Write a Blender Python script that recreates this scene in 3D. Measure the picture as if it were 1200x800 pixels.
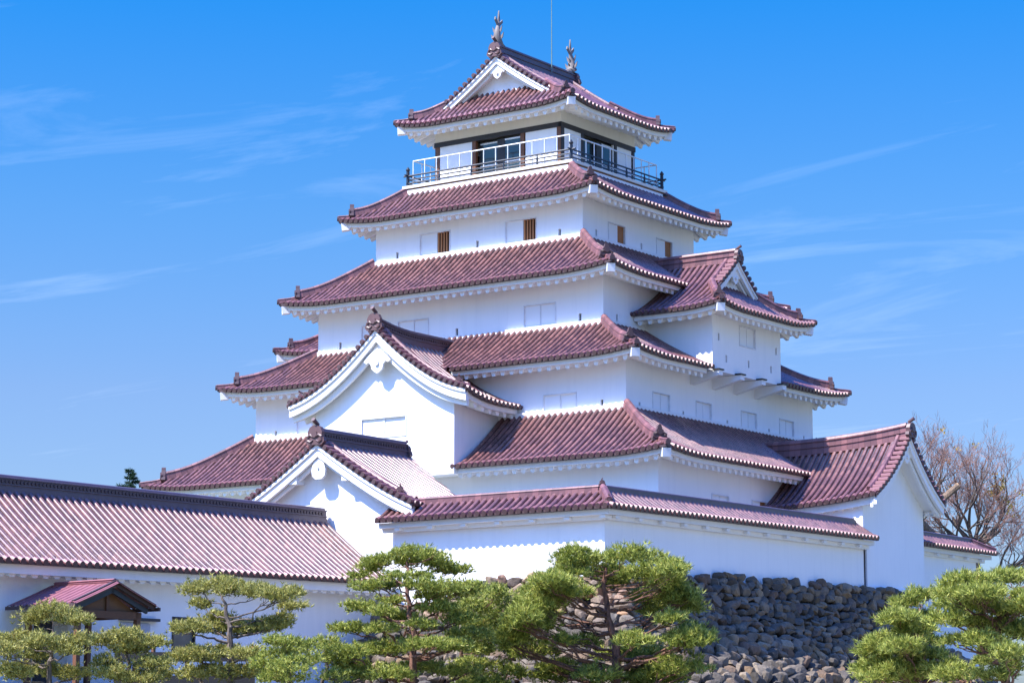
import bpy, math, random
from mathutils import Vector, Matrix
R_ = math.radians
for o in list(bpy.data.objects): bpy.data.objects.remove(o)
SC = bpy.context.scene
COL = SC.collection
random.seed(7)

# ------------------------------------------------------------------ camera
cam_d = bpy.data.cameras.new('camera'); cam = bpy.data.objects.new('camera', cam_d); COL.objects.link(cam)
cam.location = (68.82, -98.31, 1.6)
cam.rotation_euler = (R_(90 + 9.256), 0, R_(35.546))
cam_d.sensor_fit = 'HORIZONTAL'; cam_d.sensor_width = 36; cam_d.lens = 87.0
cam_d.clip_start = 0.5; cam_d.clip_end = 6000
SC.camera = cam

# ------------------------------------------------------------------ light
SUN_DIR = Vector((-0.52, -1.0, 1.5)).normalized()      # towards the sun
SUN_EL = math.asin(SUN_DIR.z)
world = bpy.data.worlds.new('World'); SC.world = world; world.use_nodes = True
wn = world.node_tree; wn.nodes.clear()
def wnode(t, **k):
    n = wn.nodes.new(t)
    for a, b in k.items(): setattr(n, a, b)
    return n
sky = wnode('ShaderNodeTexSky'); sky.sky_type = 'NISHITA'; sky.sun_disc = False
sky.sun_elevation = SUN_EL; sky.sun_rotation = math.atan2(SUN_DIR.x, SUN_DIR.y)
sky.altitude = 200; sky.air_density = 1.0; sky.dust_density = 1.5; sky.ozone_density = 3.0
# thin high cirrus, laid out on the sky by direction
tc = wnode('ShaderNodeTexCoord')
sep = wnode('ShaderNodeSeparateXYZ'); wn.links.new(tc.outputs['Generated'], sep.inputs[0])
addz = wnode('ShaderNodeMath', operation='ADD'); addz.inputs[1].default_value = 0.12; wn.links.new(sep.outputs[2], addz.inputs[0])
dx = wnode('ShaderNodeMath', operation='DIVIDE'); dy = wnode('ShaderNodeMath', operation='DIVIDE')
wn.links.new(sep.outputs[0], dx.inputs[0]); wn.links.new(addz.outputs[0], dx.inputs[1])
wn.links.new(sep.outputs[1], dy.inputs[0]); wn.links.new(addz.outputs[0], dy.inputs[1])
comb = wnode('ShaderNodeCombineXYZ'); wn.links.new(dx.outputs[0], comb.inputs[0]); wn.links.new(dy.outputs[0], comb.inputs[1])
mp = wnode('ShaderNodeMapping'); mp.inputs['Rotation'].default_value = (0, 0, R_(-12)); mp.inputs['Scale'].default_value = (0.75, 2.0, 1)
wn.links.new(comb.outputs[0], mp.inputs[0])
cn = wnode('ShaderNodeTexNoise'); cn.inputs['Scale'].default_value = 1.3; cn.inputs['Detail'].default_value = 9; cn.inputs['Roughness'].default_value = 0.62; cn.inputs['Distortion'].default_value = 1.3
wn.links.new(mp.outputs[0], cn.inputs['Vector'])
cr = wnode('ShaderNodeMapRange'); cr.inputs[1].default_value = 0.56; cr.inputs[2].default_value = 0.85; cr.inputs[3].default_value = 0; cr.inputs[4].default_value = 0.115
wn.links.new(cn.outputs['Fac'], cr.inputs[0])
hue = wnode('ShaderNodeHueSaturation'); hue.inputs['Saturation'].default_value = 1.15; wn.links.new(sky.outputs[0], hue.inputs['Color'])
tint = wnode('ShaderNodeMixRGB', blend_type='MULTIPLY'); tint.inputs[0].default_value = 1; 
tr_ = wnode('ShaderNodeValToRGB'); wn.links.new(sep.outputs[2], tr_.inputs[0]); te = tr_.color_ramp.elements
while len(te) < 4: te.new(0.5)
for e_, (p_, c_) in zip(te, ((0.14, (0.23, 0.255, 0.335)), (0.21, (0.15, 0.265, 0.37)), (0.30, (0.035, 0.255, 0.42)), (0.55, (0.27, 0.50, 1.0)))):
    e_.position = p_; e_.color = (*c_, 1)
t2 = wnode('ShaderNodeMixRGB', blend_type='MULTIPLY'); t2.inputs[0].default_value = 1; t2.inputs[1].default_value = (2, 2, 2, 1); wn.links.new(tr_.outputs[0], t2.inputs[2])
wn.links.new(t2.outputs[0], tint.inputs[2]); wn.links.new(hue.outputs[0], tint.inputs[1])
mixc = wnode('ShaderNodeMixRGB'); mixc.inputs[2].default_value = (9.0, 9.6, 10.6, 1)
wn.links.new(cr.outputs[0], mixc.inputs[0]); wn.links.new(tint.outputs[0], mixc.inputs[1])
bg = wnode('ShaderNodeBackground'); bg.inputs[1].default_value = 0.127
wn.links.new(mixc.outputs[0], bg.inputs[0])
wo = wnode('ShaderNodeOutputWorld'); wn.links.new(bg.outputs[0], wo.inputs[0])

sd = bpy.data.lights.new('sun', 'SUN'); sd.energy = 4.6; sd.angle = R_(0.53); sd.color = (1.0, 0.95, 0.88)
so = bpy.data.objects.new('sun', sd); COL.objects.link(so)
so.rotation_euler = SUN_DIR.to_track_quat('Z', 'Y').to_euler()
so.location = (-30, -60, 90)
SC.view_settings.view_transform = 'Standard'; SC.view_settings.look = 'None'; SC.view_settings.gamma = 1
SC.view_settings.exposure = 1.12

# ------------------------------------------------------------------ materials
MATS = {}
class NT:
    def __init__(s, name):
        m = bpy.data.materials.new(name); m.use_nodes = True; s.m = m; s.t = m.node_tree
        s.b = s.t.nodes['Principled BSDF']; MATS[name] = m
    def n(s, t, ins=None, **k):
        x = s.t.nodes.new(t)
        for a, b in k.items(): setattr(x, a, b)
        if ins:
            for a, b in ins.items():
                if hasattr(b, 'is_output') : s.t.links.new(b, x.inputs[a])
                else: x.inputs[a].default_value = b
        return x
    def l(s, a, b): s.t.links.new(a, b)
    def ramp(s, fac, stops):
        r = s.n('ShaderNodeValToRGB', {'Fac': fac}); e = r.color_ramp.elements
        while len(e) < len(stops): e.new(0.5)
        for i, (p, c) in enumerate(stops): e[i].position = p; e[i].color = (*c, 1)
        return r.outputs[0]
    def set(s, **k):
        for a, b in k.items():
            a = a.replace('_', ' ')
            if hasattr(b, 'is_output'): s.l(b, s.b.inputs[a])
            else: s.b.inputs[a].default_value = b
    def bump(s, h, st=0.3, d=0.02):
        x = s.n('ShaderNodeBump', {'Height': h, 'Strength': st, 'Distance': d}); s.l(x.outputs[0], s.b.inputs['Normal'])

def plain(name, c, rough=0.6, **k):
    t = NT(name)
    co = t.n('ShaderNodeTexCoord').outputs['Object']
    nz = t.n('ShaderNodeTexNoise', {'Vector': co, 'Scale': 3.0, 'Detail': 6})
    lo = tuple(x*0.86 for x in c); hi = tuple(min(1, x*1.1) for x in c)
    t.set(Base_Color=t.ramp(nz.outputs['Fac'], [(0.3, lo), (0.7, hi)]), Roughness=rough, **k)
    return t.m

def plaster(name, c, streak=0.5):
    t = NT(name)
    geo = t.n('ShaderNodeNewGeometry').outputs['Position']
    n1 = t.n('ShaderNodeTexNoise', {'Vector': geo, 'Scale': 0.55, 'Detail': 6, 'Roughness': 0.6})
    mp = t.n('ShaderNodeMapping', {'Vector': geo, 'Scale': (2.2, 2.2, 0.16)})
    n2 = t.n('ShaderNodeTexNoise', {'Vector': mp.outputs[0], 'Scale': 1.4, 'Detail': 7, 'Roughness': 0.65})
    c1 = t.ramp(n1.outputs['Fac'], [(0.3, tuple(x*0.965 for x in c)), (0.7, c)])
    st = t.ramp(n2.outputs['Fac'], [(0.28, (1-0.16*streak, 1-0.15*streak, 1-0.12*streak)), (0.52, (1, 1, 1))])
    mx = t.n('ShaderNodeMixRGB', {0: 1.0, 1: c1, 2: st}, blend_type='MULTIPLY')
    t.set(Base_Color=mx.outputs[0], Roughness=0.75)
    n3 = t.n('ShaderNodeTexNoise', {'Vector': geo, 'Scale': 9.0, 'Detail': 4})
    t.bump(n3.outputs['Fac'], 0.12, 0.01)
    return t.m
PL = plaster('white_plaster', (0.86, 0.86, 0.875), 0.35)
PLE = plaster('eaves_plaster', (0.82, 0.81, 0.81), 0.35)
CREAM = plaster('cream_plaster', (0.74, 0.69, 0.60), 0.5)

def tile(name, lo, mid, hi, rough=0.3, gl=0.5):
    t = NT(name)
    uv = t.n('ShaderNodeUVMap').outputs[0]
    s = t.n('ShaderNodeSeparateXYZ', {0: uv})
    fu = t.n('ShaderNodeMath', {0: s.outputs[0]}, operation='FLOOR').outputs[0]
    fv = t.n('ShaderNodeMath', {0: s.outputs[1]}, operation='FLOOR').outputs[0]
    cb = t.n('ShaderNodeCombineXYZ', {0: fu, 1: fv})
    wn_ = t.n('ShaderNodeTexWhiteNoise', {'Vector': cb.outputs[0]}, noise_dimensions='2D')
    geo = t.n('ShaderNodeNewGeometry').outputs['Position']
    nz = t.n('ShaderNodeTexNoise', {'Vector': geo, 'Scale': 0.8, 'Detail': 5, 'Roughness': 0.6})
    nf = t.n('ShaderNodeTexNoise', {'Vector': geo, 'Scale': 14.0, 'Detail': 3})
    a = t.n('ShaderNodeMath', {0: wn_.outputs[0], 1: 0.5}, operation='MULTIPLY').outputs[0]
    b = t.n('ShaderNodeMath', {0: nz.outputs['Fac'], 1: 0.55}, operation='MULTIPLY').outputs[0]
    ab = t.n('ShaderNodeMath', {0: a, 1: b}, operation='ADD').outputs[0]
    c = t.ramp(ab, [(0.12, lo), (0.5, mid), (0.82, hi), (0.98, tuple(min(1, x*1.5) for x in hi))])
    fr = t.n('ShaderNodeMath', {0: s.outputs[1]}, operation='FRACT').outputs[0]
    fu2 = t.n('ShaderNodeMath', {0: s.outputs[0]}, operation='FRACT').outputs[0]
    pan_shade = t.ramp(fu2, [(0.10, (0.35, 0.33, 0.36)), (0.4, (1, 1, 1))])  # shade between the ribs, painted into the tile colour
    c = t.n('ShaderNodeMixRGB', {0: 1.0, 1: c, 2: pan_shade}, blend_type='MULTIPLY').outputs[0]
    jl = t.ramp(fr, [(0.0, (0.45, 0.42, 0.42)), (0.1, (1, 1, 1))])
    mx = t.n('ShaderNodeMixRGB', {0: 1.0, 1: c, 2: jl}, blend_type='MULTIPLY')
    rr = t.n('ShaderNodeMapRange', {0: nf.outputs['Fac'], 3: rough*0.75, 4: rough*1.5})
    t.set(Base_Color=mx.outputs[0], Roughness=rr.outputs[0], Specular_IOR_Level=gl)
    hh = t.n('ShaderNodeMath', {0: fr, 1: 1.0}, operation='MULTIPLY').outputs[0]
    t.bump(hh, 0.5, 0.03)
    return t.m
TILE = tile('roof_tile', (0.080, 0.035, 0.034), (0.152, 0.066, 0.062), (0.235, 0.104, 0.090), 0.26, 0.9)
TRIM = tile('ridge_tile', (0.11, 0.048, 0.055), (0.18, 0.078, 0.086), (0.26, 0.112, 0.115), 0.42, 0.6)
TEND = plain('tile_end', (0.075, 0.042, 0.042), 0.45)
ORN = plain('ornament_tile', (0.12, 0.065, 0.065), 0.45)
PORCHT = plain('porch_tile', (0.27, 0.10, 0.11), 0.5)
RIDGED = plain('dark_ridge', (0.11, 0.075, 0.095), 0.35)
FISH = plain('fish_bronze', (0.17, 0.145, 0.135), 0.6)
DWOOD = plain('dark_wood', (0.022, 0.017, 0.017), 0.5)
BWOOD = plain('brown_wood', (0.15, 0.06, 0.028), 0.6)
OWOOD = plain('orange_wood', (0.42, 0.17, 0.06), 0.6)
OWD = plain('gable_wood', (0.20, 0.085, 0.035), 0.6)
VOID = plain('dark_void', (0.012, 0.011, 0.012), 0.8)
RAIL = plain('rail_blue_black', (0.022, 0.030, 0.045), 0.4)
WMET = plain('white_metal', (0.72, 0.74, 0.76), 0.4)
SHUT = plaster('shutter_white', (0.80, 0.81, 0.84), 0.1)
FRAMEM = plain('window_frame', (0.70, 0.71, 0.75), 0.6)
GREYP = plain('grey_panel', (0.40, 0.41, 0.46), 0.5)
GREEN = plain('copper_green', (0.16, 0.24, 0.21), 0.6)
SOIL = plain('gravel_soil', (0.20, 0.17, 0.13), 0.9)
def glassm():
    t = NT('door_glass'); t.set(Base_Color=(0.03, 0.05, 0.06, 1), Roughness=0.06, Specular_IOR_Level=0.8); return t.m
GLASS = glassm()
def stonem(name='stone', k=(1, 1, 1)):
    t = NT(name)
    g = t.n('ShaderNodeNewGeometry')
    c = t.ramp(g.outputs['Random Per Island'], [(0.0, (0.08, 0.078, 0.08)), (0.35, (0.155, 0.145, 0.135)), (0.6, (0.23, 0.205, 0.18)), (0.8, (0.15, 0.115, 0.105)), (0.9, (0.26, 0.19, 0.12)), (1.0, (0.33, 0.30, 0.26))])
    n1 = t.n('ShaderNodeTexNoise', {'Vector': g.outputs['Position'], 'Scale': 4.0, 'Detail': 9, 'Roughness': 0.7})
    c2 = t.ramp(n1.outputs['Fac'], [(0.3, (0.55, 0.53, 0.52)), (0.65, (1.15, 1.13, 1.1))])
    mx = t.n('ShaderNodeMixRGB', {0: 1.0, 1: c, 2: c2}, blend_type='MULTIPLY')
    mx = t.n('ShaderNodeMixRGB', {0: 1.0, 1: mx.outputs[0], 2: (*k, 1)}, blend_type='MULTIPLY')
    t.set(Base_Color=mx.outputs[0], Roughness=0.85)
    n2 = t.n('ShaderNodeTexNoise', {'Vector': g.outputs['Position'], 'Scale': 9.0, 'Detail': 8, 'Roughness': 0.7})
    t.bump(n2.outputs['Fac'], 0.8, 0.06)
    return t.m
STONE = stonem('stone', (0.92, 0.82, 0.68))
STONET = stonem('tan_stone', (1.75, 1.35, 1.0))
def barkm(name, a, b):
    t = NT(name)
    g = t.n('ShaderNodeNewGeometry').outputs['Position']
    mp = t.n('ShaderNodeMapping', {'Vector': g, 'Scale': (7, 7, 3.0)})
    n = t.n('ShaderNodeTexNoise', {'Vector': mp.outputs[0], 'Scale': 1.6, 'Detail': 7, 'Roughness': 0.7})
    t.set(Base_Color=t.ramp(n.outputs['Fac'], [(0.35, a), (0.62, b)]), Roughness=0.9)
    t.bump(n.outputs['Fac'], 0.8, 0.04); return t.m
BARKR = barkm('red_pine_bark', (0.055, 0.03, 0.022), (0.25, 0.12, 0.08))
BARKG = barkm('grey_bark', (0.05, 0.04, 0.033), (0.19, 0.145, 0.115))
TWIG = barkm('twig', (0.14, 0.075, 0.055), (0.32, 0.18, 0.135))
BARKL = barkm('pale_bark', (0.10, 0.07, 0.05), (0.26, 0.18, 0.12))
CUTW = plain('cut_wood', (0.42, 0.27, 0.15), 0.8)
def leafm(name, stops, tr=0.3):
    t = NT(name)
    g = t.n('ShaderNodeNewGeometry')
    n1 = t.n('ShaderNodeTexNoise', {'Vector': g.outputs['Position'], 'Scale': 5.0, 'Detail': 5, 'Roughness': 0.7})
    a = t.n('ShaderNodeMath', {0: g.outputs['Random Per Island'], 1: 0.36}, operation='MULTIPLY').outputs[0]
    b = t.n('ShaderNodeMath', {0: n1.outputs['Fac'], 1: 0.66}, operation='MULTIPLY').outputs[0]
    c = t.ramp(t.n('ShaderNodeMath', {0: a, 1: b}, operation='ADD').outputs[0], stops)
    t.set(Base_Color=c, Roughness=0.5, Specular_IOR_Level=0.3)
    tb = t.n('ShaderNodeBsdfTranslucent', {'Color': c})
    ms = t.n('ShaderNodeMixShader', {0: tr, 1: t.b.outputs[0], 2: tb.outputs[0]})
    t.l(ms.outputs[0], t.t.nodes['Material Output'].inputs['Surface'])
    return t.m
NEED_A = leafm('pine_needles', [(0.26, (0.035, 0.055, 0.010)), (0.42, (0.16, 0.205, 0.032)), (0.54, (0.35, 0.39, 0.070)), (0.67, (0.58, 0.58, 0.14)), (0.80, (0.48, 0.27, 0.10))], 0.22)
NEED_B = leafm('pale_pine_needles', [(0.26, (0.05, 0.058, 0.016)), (0.42, (0.22, 0.225, 0.05)), (0.54, (0.43, 0.41, 0.11)), (0.67, (0.58, 0.53, 0.17)), (0.80, (0.50, 0.30, 0.15))], 0.22)
NEED_C = leafm('conifer_needles', [(0.2, (0.012, 0.035, 0.02)), (0.8, (0.04, 0.08, 0.04))])
YLEAF = leafm('yellow_leaves', [(0.2, (0.35, 0.25, 0.05)), (0.8, (0.5, 0.36, 0.10))])
def groundm():
    t = NT('ground')
    g = t.n('ShaderNodeNewGeometry').outputs['Position']
    n = t.n('ShaderNodeTexNoise', {'Vector': g, 'Scale': 0.09, 'Detail': 9, 'Roughness': 0.65})
    t.set(Base_Color=t.ramp(n.outputs['Fac'], [(0.42, (0.07, 0.10, 0.035)), (0.5, (0.17, 0.17, 0.10)), (0.56, (0.27, 0.26, 0.24)), (0.75, (0.33, 0.32, 0.29))]), Roughness=0.95)
    n2 = t.n('ShaderNodeTexNoise', {'Vector': g, 'Scale': 6, 'Detail': 5}); t.bump(n2.outputs['Fac'], 0.5, 0.05)
    return t.m
GROUND = groundm()

# ------------------------------------------------------------------ mesh builder
class MB:
    def __init__(s): s.v = []; s.f = []; s.m = []; s.uv = {}; s.mats = []; s.sm = []
    def mi(s, mat):
        if mat not in s.mats: s.mats.append(mat)
        return s.mats.index(mat)
    def add(s, vs, fs, mat, smooth=False, uvs=None):
        o = len(s.v); s.v += [tuple(p) for p in vs]; k = s.mi(mat)
        for f in fs:
            s.f.append(tuple(o+i for i in f)); s.m.append(k); s.sm.append(smooth)
        if uvs:
            for i, u in enumerate(uvs): s.uv[o+i] = u
    def box(s, x0, x1, y0, y1, z0, z1, mat):
        vs = [(x0,y0,z0),(x1,y0,z0),(x1,y1,z0),(x0,y1,z0),(x0,y0,z1),(x1,y0,z1),(x1,y1,z1),(x0,y1,z1)]
        s.add(vs, [(3,2,1,0),(4,5,6,7),(0,1,5,4),(1,2,6,5),(2,3,7,6),(3,0,4,7)], mat)
    def hexa(s, p, mat):   # 4 bottom, 4 top
        s.add(p, [(3,2,1,0),(4,5,6,7),(0,1,5,4),(1,2,6,5),(2,3,7,6),(3,0,4,7)], mat)
    def sweep(s, path, prof, mat, side=None, caps=True, smooth=False, uvl=None, vert=False):
        """prof: closed list of (side, up) offsets; side vector horizontal across the path"""
        n = len(prof); vs = []; uvs = []; L = 0
        for i, p in enumerate(path):
            p = Vector(p)
            a = Vector(path[max(0, i-1)]); b = Vector(path[min(len(path)-1, i+1)])
            t = (b-a).normalized()
            sd_ = Vector(side).normalized() if side else Vector((-t.y, t.x, 0)).normalized()
            up = t.cross(sd_).normalized()
            if up.z < 0: up = -up
            if vert: up = Vector((0, 0, 1))
            if i: L += (p-Vector(path[i-1])).length
            for (a_, b_) in prof: vs.append(p + sd_*a_ + up*b_); uvs.append((0.5, L/0.3))
        fs = []
        for i in range(len(path)-1):
            for j in range(n):
                k = (j+1) % n
                fs.append((i*n+j, i*n+k, (i+1)*n+k, (i+1)*n+j))
        if caps: fs.append(tuple(range(n))[::-1]); fs.append(tuple((len(path)-1)*n+j for j in range(n)))
        s.add(vs, fs, mat, smooth, uvs)
    def tube(s, path, rad, mat, sides=6, smooth=True):
        vs = []; n = sides
        ref = Vector((0.31, 0.77, 0.55))
        for i, p in enumerate(path):
            a = Vector(path[max(0, i-1)]); b = Vector(path[min(len(path)-1, i+1)])
            t = (b-a).normalized(); x = t.cross(ref).normalized(); y = t.cross(x)
            r = rad[i] if isinstance(rad, (list, tuple)) else rad
            for j in range(n):
                w = 2*math.pi*j/n; vs.append(Vector(p) + x*math.cos(w)*r + y*math.sin(w)*r)
        fs = [(i*n+j, i*n+(j+1) % n, (i+1)*n+(j+1) % n, (i+1)*n+j) for i in range(len(path)-1) for j in range(n)]
        fs.append(tuple(range(n))[::-1]); fs.append(tuple((len(path)-1)*n+j for j in range(n)))
        s.add(vs, fs, mat, smooth)
    def cyl(s, c, axis, r, l, mat, sides=8):
        c = Vector(c); axis = Vector(axis).normalized(); s.tube([c, c+axis*l], r, mat, sides, False)
    def plate(s, pts, origin, du, dv, thick, mat):
        """extruded outline: pts (a,b) in the plane du,dv; thickness along du x dv"""
        o = Vector(origin); du = Vector(du); dv = Vector(dv); n = du.cross(dv).normalized()
        A = [o + du*a + dv*b - n*thick/2 for a, b in pts]; B = [p + n*thick for p in A]
        k = len(pts); fs = [tuple(range(k))[::-1], tuple(range(k, 2*k))]
        fs += [(i, (i+1) % k, k+(i+1) % k, k+i) for i in range(k)]
        s.add(A+B, fs, mat)
    def build(s, name, parent=None, M=None, sharp=35, label=None):
        me = bpy.data.meshes.new(name)
        vs = s.v
        if M is not None: vs = [tuple(M @ Vector(p)) for p in vs]
        me.from_pydata(vs, [], s.f)
        for m in s.mats: me.materials.append(m)
        me.polygons.foreach_set('material_index', s.m)
        me.polygons.foreach_set('use_smooth', s.sm)
        if s.uv:
            ul = me.uv_layers.new(name='UVMap')
            li = [0]*len(me.loops); me.loops.foreach_get('vertex_index', li)
            buf = []
            for i in li: buf += s.uv.get(i, (0.5, 0.5))
            ul.data.foreach_set('uv', buf)
        me.update()
        if any(s.sm): me.set_sharp_from_angle(angle=R_(sharp))
        o = bpy.data.objects.new(name, me); COL.objects.link(o)
        if parent is not None:
            o.parent = parent; 
        if label: o['label'] = label
        return o
def thing(name, label, cat, loc=(0, 0, 0), group=None):
    o = bpy.data.objects.new(name, None); COL.objects.link(o); o.location = loc; o.empty_display_size = 0.5
    o['label'] = label; o['category'] = cat
    if group: o['group'] = group
    return o
def keep_world(o):       # geometry is written in world coordinates: cancel the parent's location
    p = o.parent; L = Vector((0, 0, 0))
    while p is not None: L += p.location; p = p.parent
    return L
def rotM(k, cx=0, cy=0): return Matrix.Translation((cx, cy, 0)) @ Matrix.Rotation(k*math.pi/2, 4, 'Z')
def offM(parent, M=None):
    L = Vector((0, 0, 0)); p = parent
    while p is not None: L += p.location; p = p.parent
    T = Matrix.Translation(-L)
    return T @ M if M is not None else T

PITCH = 0.322; RR = 0.098
def prof_fn(c): return lambda t: (1-c)*t + c*t*t
RIBP = [(-0.5*PITCH, -0.05), (-RR-0.006, -0.03)] + [(-RR*math.cos(a), 0.012+RR*1.05*math.sin(a)) for a in [R_(x) for x in (8, 45, 90, 135, 172)]] + [(RR+0.006, -0.03)]

class Slope:
    """one roof slope in local space: eave runs along x, the roof rises towards +y.
    P(u,t) -> point; u along the eave, t 0 (eave) .. 1 (top)"""
    def __init__(s, y0, run, ze, H, c=0.25, u0=-1, u1=1, tmax=None, tmin=None, up=0, corners=(), upR=2.6, lift=None, skip=(), tskip=True):
        s.tskip = tskip; s.y0 = y0; s.run = run; s.ze = ze; s.H = H; s.pf = prof_fn(c); s.u0 = u0; s.u1 = u1
        s.tmax = tmax or (lambda u: 1.0); s.tmin = tmin or (lambda u: 0.0)
        s.up = up; s.cor = corners; s.upR = upR; s.lift = lift; s.skip = skip
    def z(s, u, t):
        z = s.ze + s.H*s.pf(t); y = s.y0 + t*s.run
        for (cx, cy) in s.cor:
            d = math.hypot(u-cx, y-cy)
            if d < s.upR: z += s.up*(1-d/s.upR)**2
        if s.lift: z += s.lift(u, t)
        return z
    def P(s, u, t, dz=0.0): return Vector((u, s.y0+t*s.run, s.z(u, t)+dz))
    def skipped(s, u): return any(a < u < b for a, b in s.skip)
    def tiles(s, mb, ends=True, mat=None, seed=0, hs=1.0):
        mat = mat or TILE
        L = s.u1-s.u0; n = max(1, int(round(L/PITCH))); pit = L/n
        slope_len = math.hypot(s.run, s.H)
        rows = max(3, int(slope_len/0.5))
        cols = []
        for i in range(n):
            uc = s.u0+(i+0.5)*pit
            if s.tskip and s.skipped(uc): cols.append(None); continue
            if s.tmax(uc)-s.tmin(uc) <= 0.01: cols.append(None); continue
            for (a, h) in RIBP: cols.append((uc+a*pit/PITCH, h, i))
            cols.append((uc+pit/2, -0.05, i)); cols.append(None)
            if ends and not s.skipped(uc) and s.tmin(uc) < 0.001 and s.tmax(uc) > 0.05:
                p = s.P(uc, 0)
                mb.cyl(p+Vector((0, -0.09, 0.0)), (0, 1, s.H/s.run*0.6), 0.115, 0.2, TRIM, 8); mb.cyl(p+Vector((0, -0.11, -0.012)), (0, 1, 0.2), 0.106, 0.04, TEND, 8)
        vs = []; uvs = []; fs = []; prev = None
        for c in cols:
            if c is None: prev = None; continue
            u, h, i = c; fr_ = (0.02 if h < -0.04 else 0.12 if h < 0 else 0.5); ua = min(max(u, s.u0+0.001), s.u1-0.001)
            a = s.tmin(ua); b = max(a+0.001, s.tmax(ua)); base = len(vs)
            for r in range(rows+1):
                t = a+(b-a)*r/rows
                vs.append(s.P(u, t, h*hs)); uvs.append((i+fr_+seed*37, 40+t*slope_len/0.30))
            if prev is not None:
                for r in range(rows): fs.append((prev+r, base+r, base+r+1, prev+r+1))
            prev = base
        mb.add(vs, fs, mat, True, uvs)
        # dark lip of the flat eave tiles
        if ends: s.strip(mb, -0.045, 0.10, -0.10, 0.0, TEND)
    def runs(s, step=0.5):
        """intervals of u along the eave that are not skipped (and start at t=0)"""
        L = s.u1-s.u0; n = max(2, int(L/step)); out = []; cur = []
        for i in range(n+1):
            u = s.u0+L*i/n
            if s.skipped(u) or s.tmin(min(max(u, s.u0+.01), s.u1-.01)) > 0.001:
                if len(cur) > 1: out.append(cur)
                cur = []
            else: cur.append(u)
        if len(cur) > 1: out.append(cur)
        return out
    def strip(s, mb, ya, yb, za, zb, mat, mitre=True):
        """a board following the eave: between y offsets ya..yb inward and z offsets za..zb"""
        for us in s.runs():
            n = len(us); vs = []
            for k, u in enumerate(us):
                z = s.z(u, 0)
                for (y, dz) in ((ya, za), (yb, za), (yb, zb), (ya, zb)):
                    uu = u
                    if mitre:
                        if k == 0 and abs(u-s.u0) < .01 and s.tmax(s.u0+0.01) < 0.2: uu = u+y
                        if k == n-1 and abs(u-s.u1) < .01 and s.tmax(s.u1-0.01) < 0.2: uu = u-y
                    vs.append((uu, s.y0+y, z+dz))
            fs = [(i*4+j, i*4+(j+1) % 4, i*4+4+(j+1) % 4, i*4+4+j) for i in range(n-1) for j in range(4)]
            fs += [(3, 2, 1, 0), (n*4-4, n*4-3, n*4-2, n*4-1)]
            mb.add(vs, fs, mat)
    def eaves(s, mb, wall_dist, mat=None, fh=0.20, raf=0.48, rh=0.38, rw=0.28, inset=0.0):
        """white fascia, soffit and rafters; wall_dist = horizontal distance eave -> wall"""
        mat = mat or PLE
        s.strip(mb, 0.15, 0.33, -0.10-fh, -0.105, mat)
        tw = wall_dist/s.run
        dz0 = -0.10-fh+0.05
        for us in s.runs():
            n = len(us); vs = []; rws = 4
            for u in us:
                for r in range(rws+1):
                    t = (0.2/s.run)+(tw*1.02-0.2/s.run)*r/rws
                    vs.append((u, s.y0+t*s.run, min(s.z(u, t)-0.2, s.z(u, 0)+dz0+0.30*t*s.run)))
            m = rws+1
            # trim the corners on the hips
            vs2 = []
            for (x, y, z) in vs:
                if s.tmax(s.u0+0.01) < 0.2: x = max(x, s.u0+(y-s.y0)*0.96)
                if s.tmax(s.u1-0.01) < 0.2: x = min(x, s.u1-(y-s.y0)*0.96)
                vs2.append((x, y, z))
            mb.add(vs2, [(i*m+r, (i+1)*m+r, (i+1)*m+r+1, i*m+r+1) for i in range(n-1) for r in range(rws)], mat)
            L = us[-1]-us[0]-0.5
            if L <= 0: continue
            k = max(1, int(L/raf))
            for i in range(k+1):
                u = us[0]+0.25+L*i/k
                d_end = wall_dist
                # jack rafters shorten towards a hip corner
                if s.tmax(s.u0+0.01) < 0.2: d_end = min(d_end, u-s.u0)
                if s.tmax(s.u1-0.01) < 0.2: d_end = min(d_end, s.u1-u)
                if d_end < 0.4: continue
                vs = []; secs = 3
                for r in range(secs+1):
                    y = 0.27+(d_end-0.27)*r/secs; z0 = s.z(u, 0)+dz0+0.30*y+0.02
                    for (a, b) in ((-rw/2, 0), (-rw/2, -rh*0.45), (-rw*0.25, -rh*0.92), (rw*0.25, -rh*0.92), (rw/2, -rh*0.45), (rw/2, 0)):
                        vs.append((u+a, s.y0+y, z0+b))
                fs = [(r*6+j, r*6+6+j, r*6+7+j, r*6+1+j) for r in range(secs) for j in range(5)]
                fs += [(0, 1, 2, 3, 4, 5)]
                mb.add(vs, fs, mat)

def cap_prof(w, h, k=5):
    """ridge section: stacked layers and a round cap"""
    p = [(-w/2, -0.1), (-w/2, h*0.3), (-w*0.42, h*0.3), (-w*0.42, h*0.62), (-w*0.5, h*0.62), (-w*0.5, h*0.7)]
    arc = [(-w*0.36*math.cos(a), h*0.7+h*0.3*math.sin(a)) for a in [math.pi*i/k for i in range(k+1)]]
    return p+arc+[(-x, y) for x, y in p[::-1]]
ONI = [(-0.5, -.1), (-0.68, 0.08), (-0.62, 0.3), (-0.48, 0.36), (-0.52, 0.62), (-0.38, 0.88), (-0.12, 1.0), (0.12, 1.0), (0.38, 0.88), (0.52, 0.62), (0.48, 0.36), (0.62, 0.3), (0.68, 0.08), (0.5, -.1)]
ONIH = [(-0.42, -.2), (-0.62, 0.0), (-0.5, 0.25), (-0.36, 0.3), (-0.34, 0.55), (-0.18, 0.75), (-0.12, 1.02), (0, 1.12), (0.12, 1.02), (0.18, 0.75), (0.34, 0.55), (0.36, 0.3), (0.5, 0.25), (0.62, 0.0), (0.42, -.2)]
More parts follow.
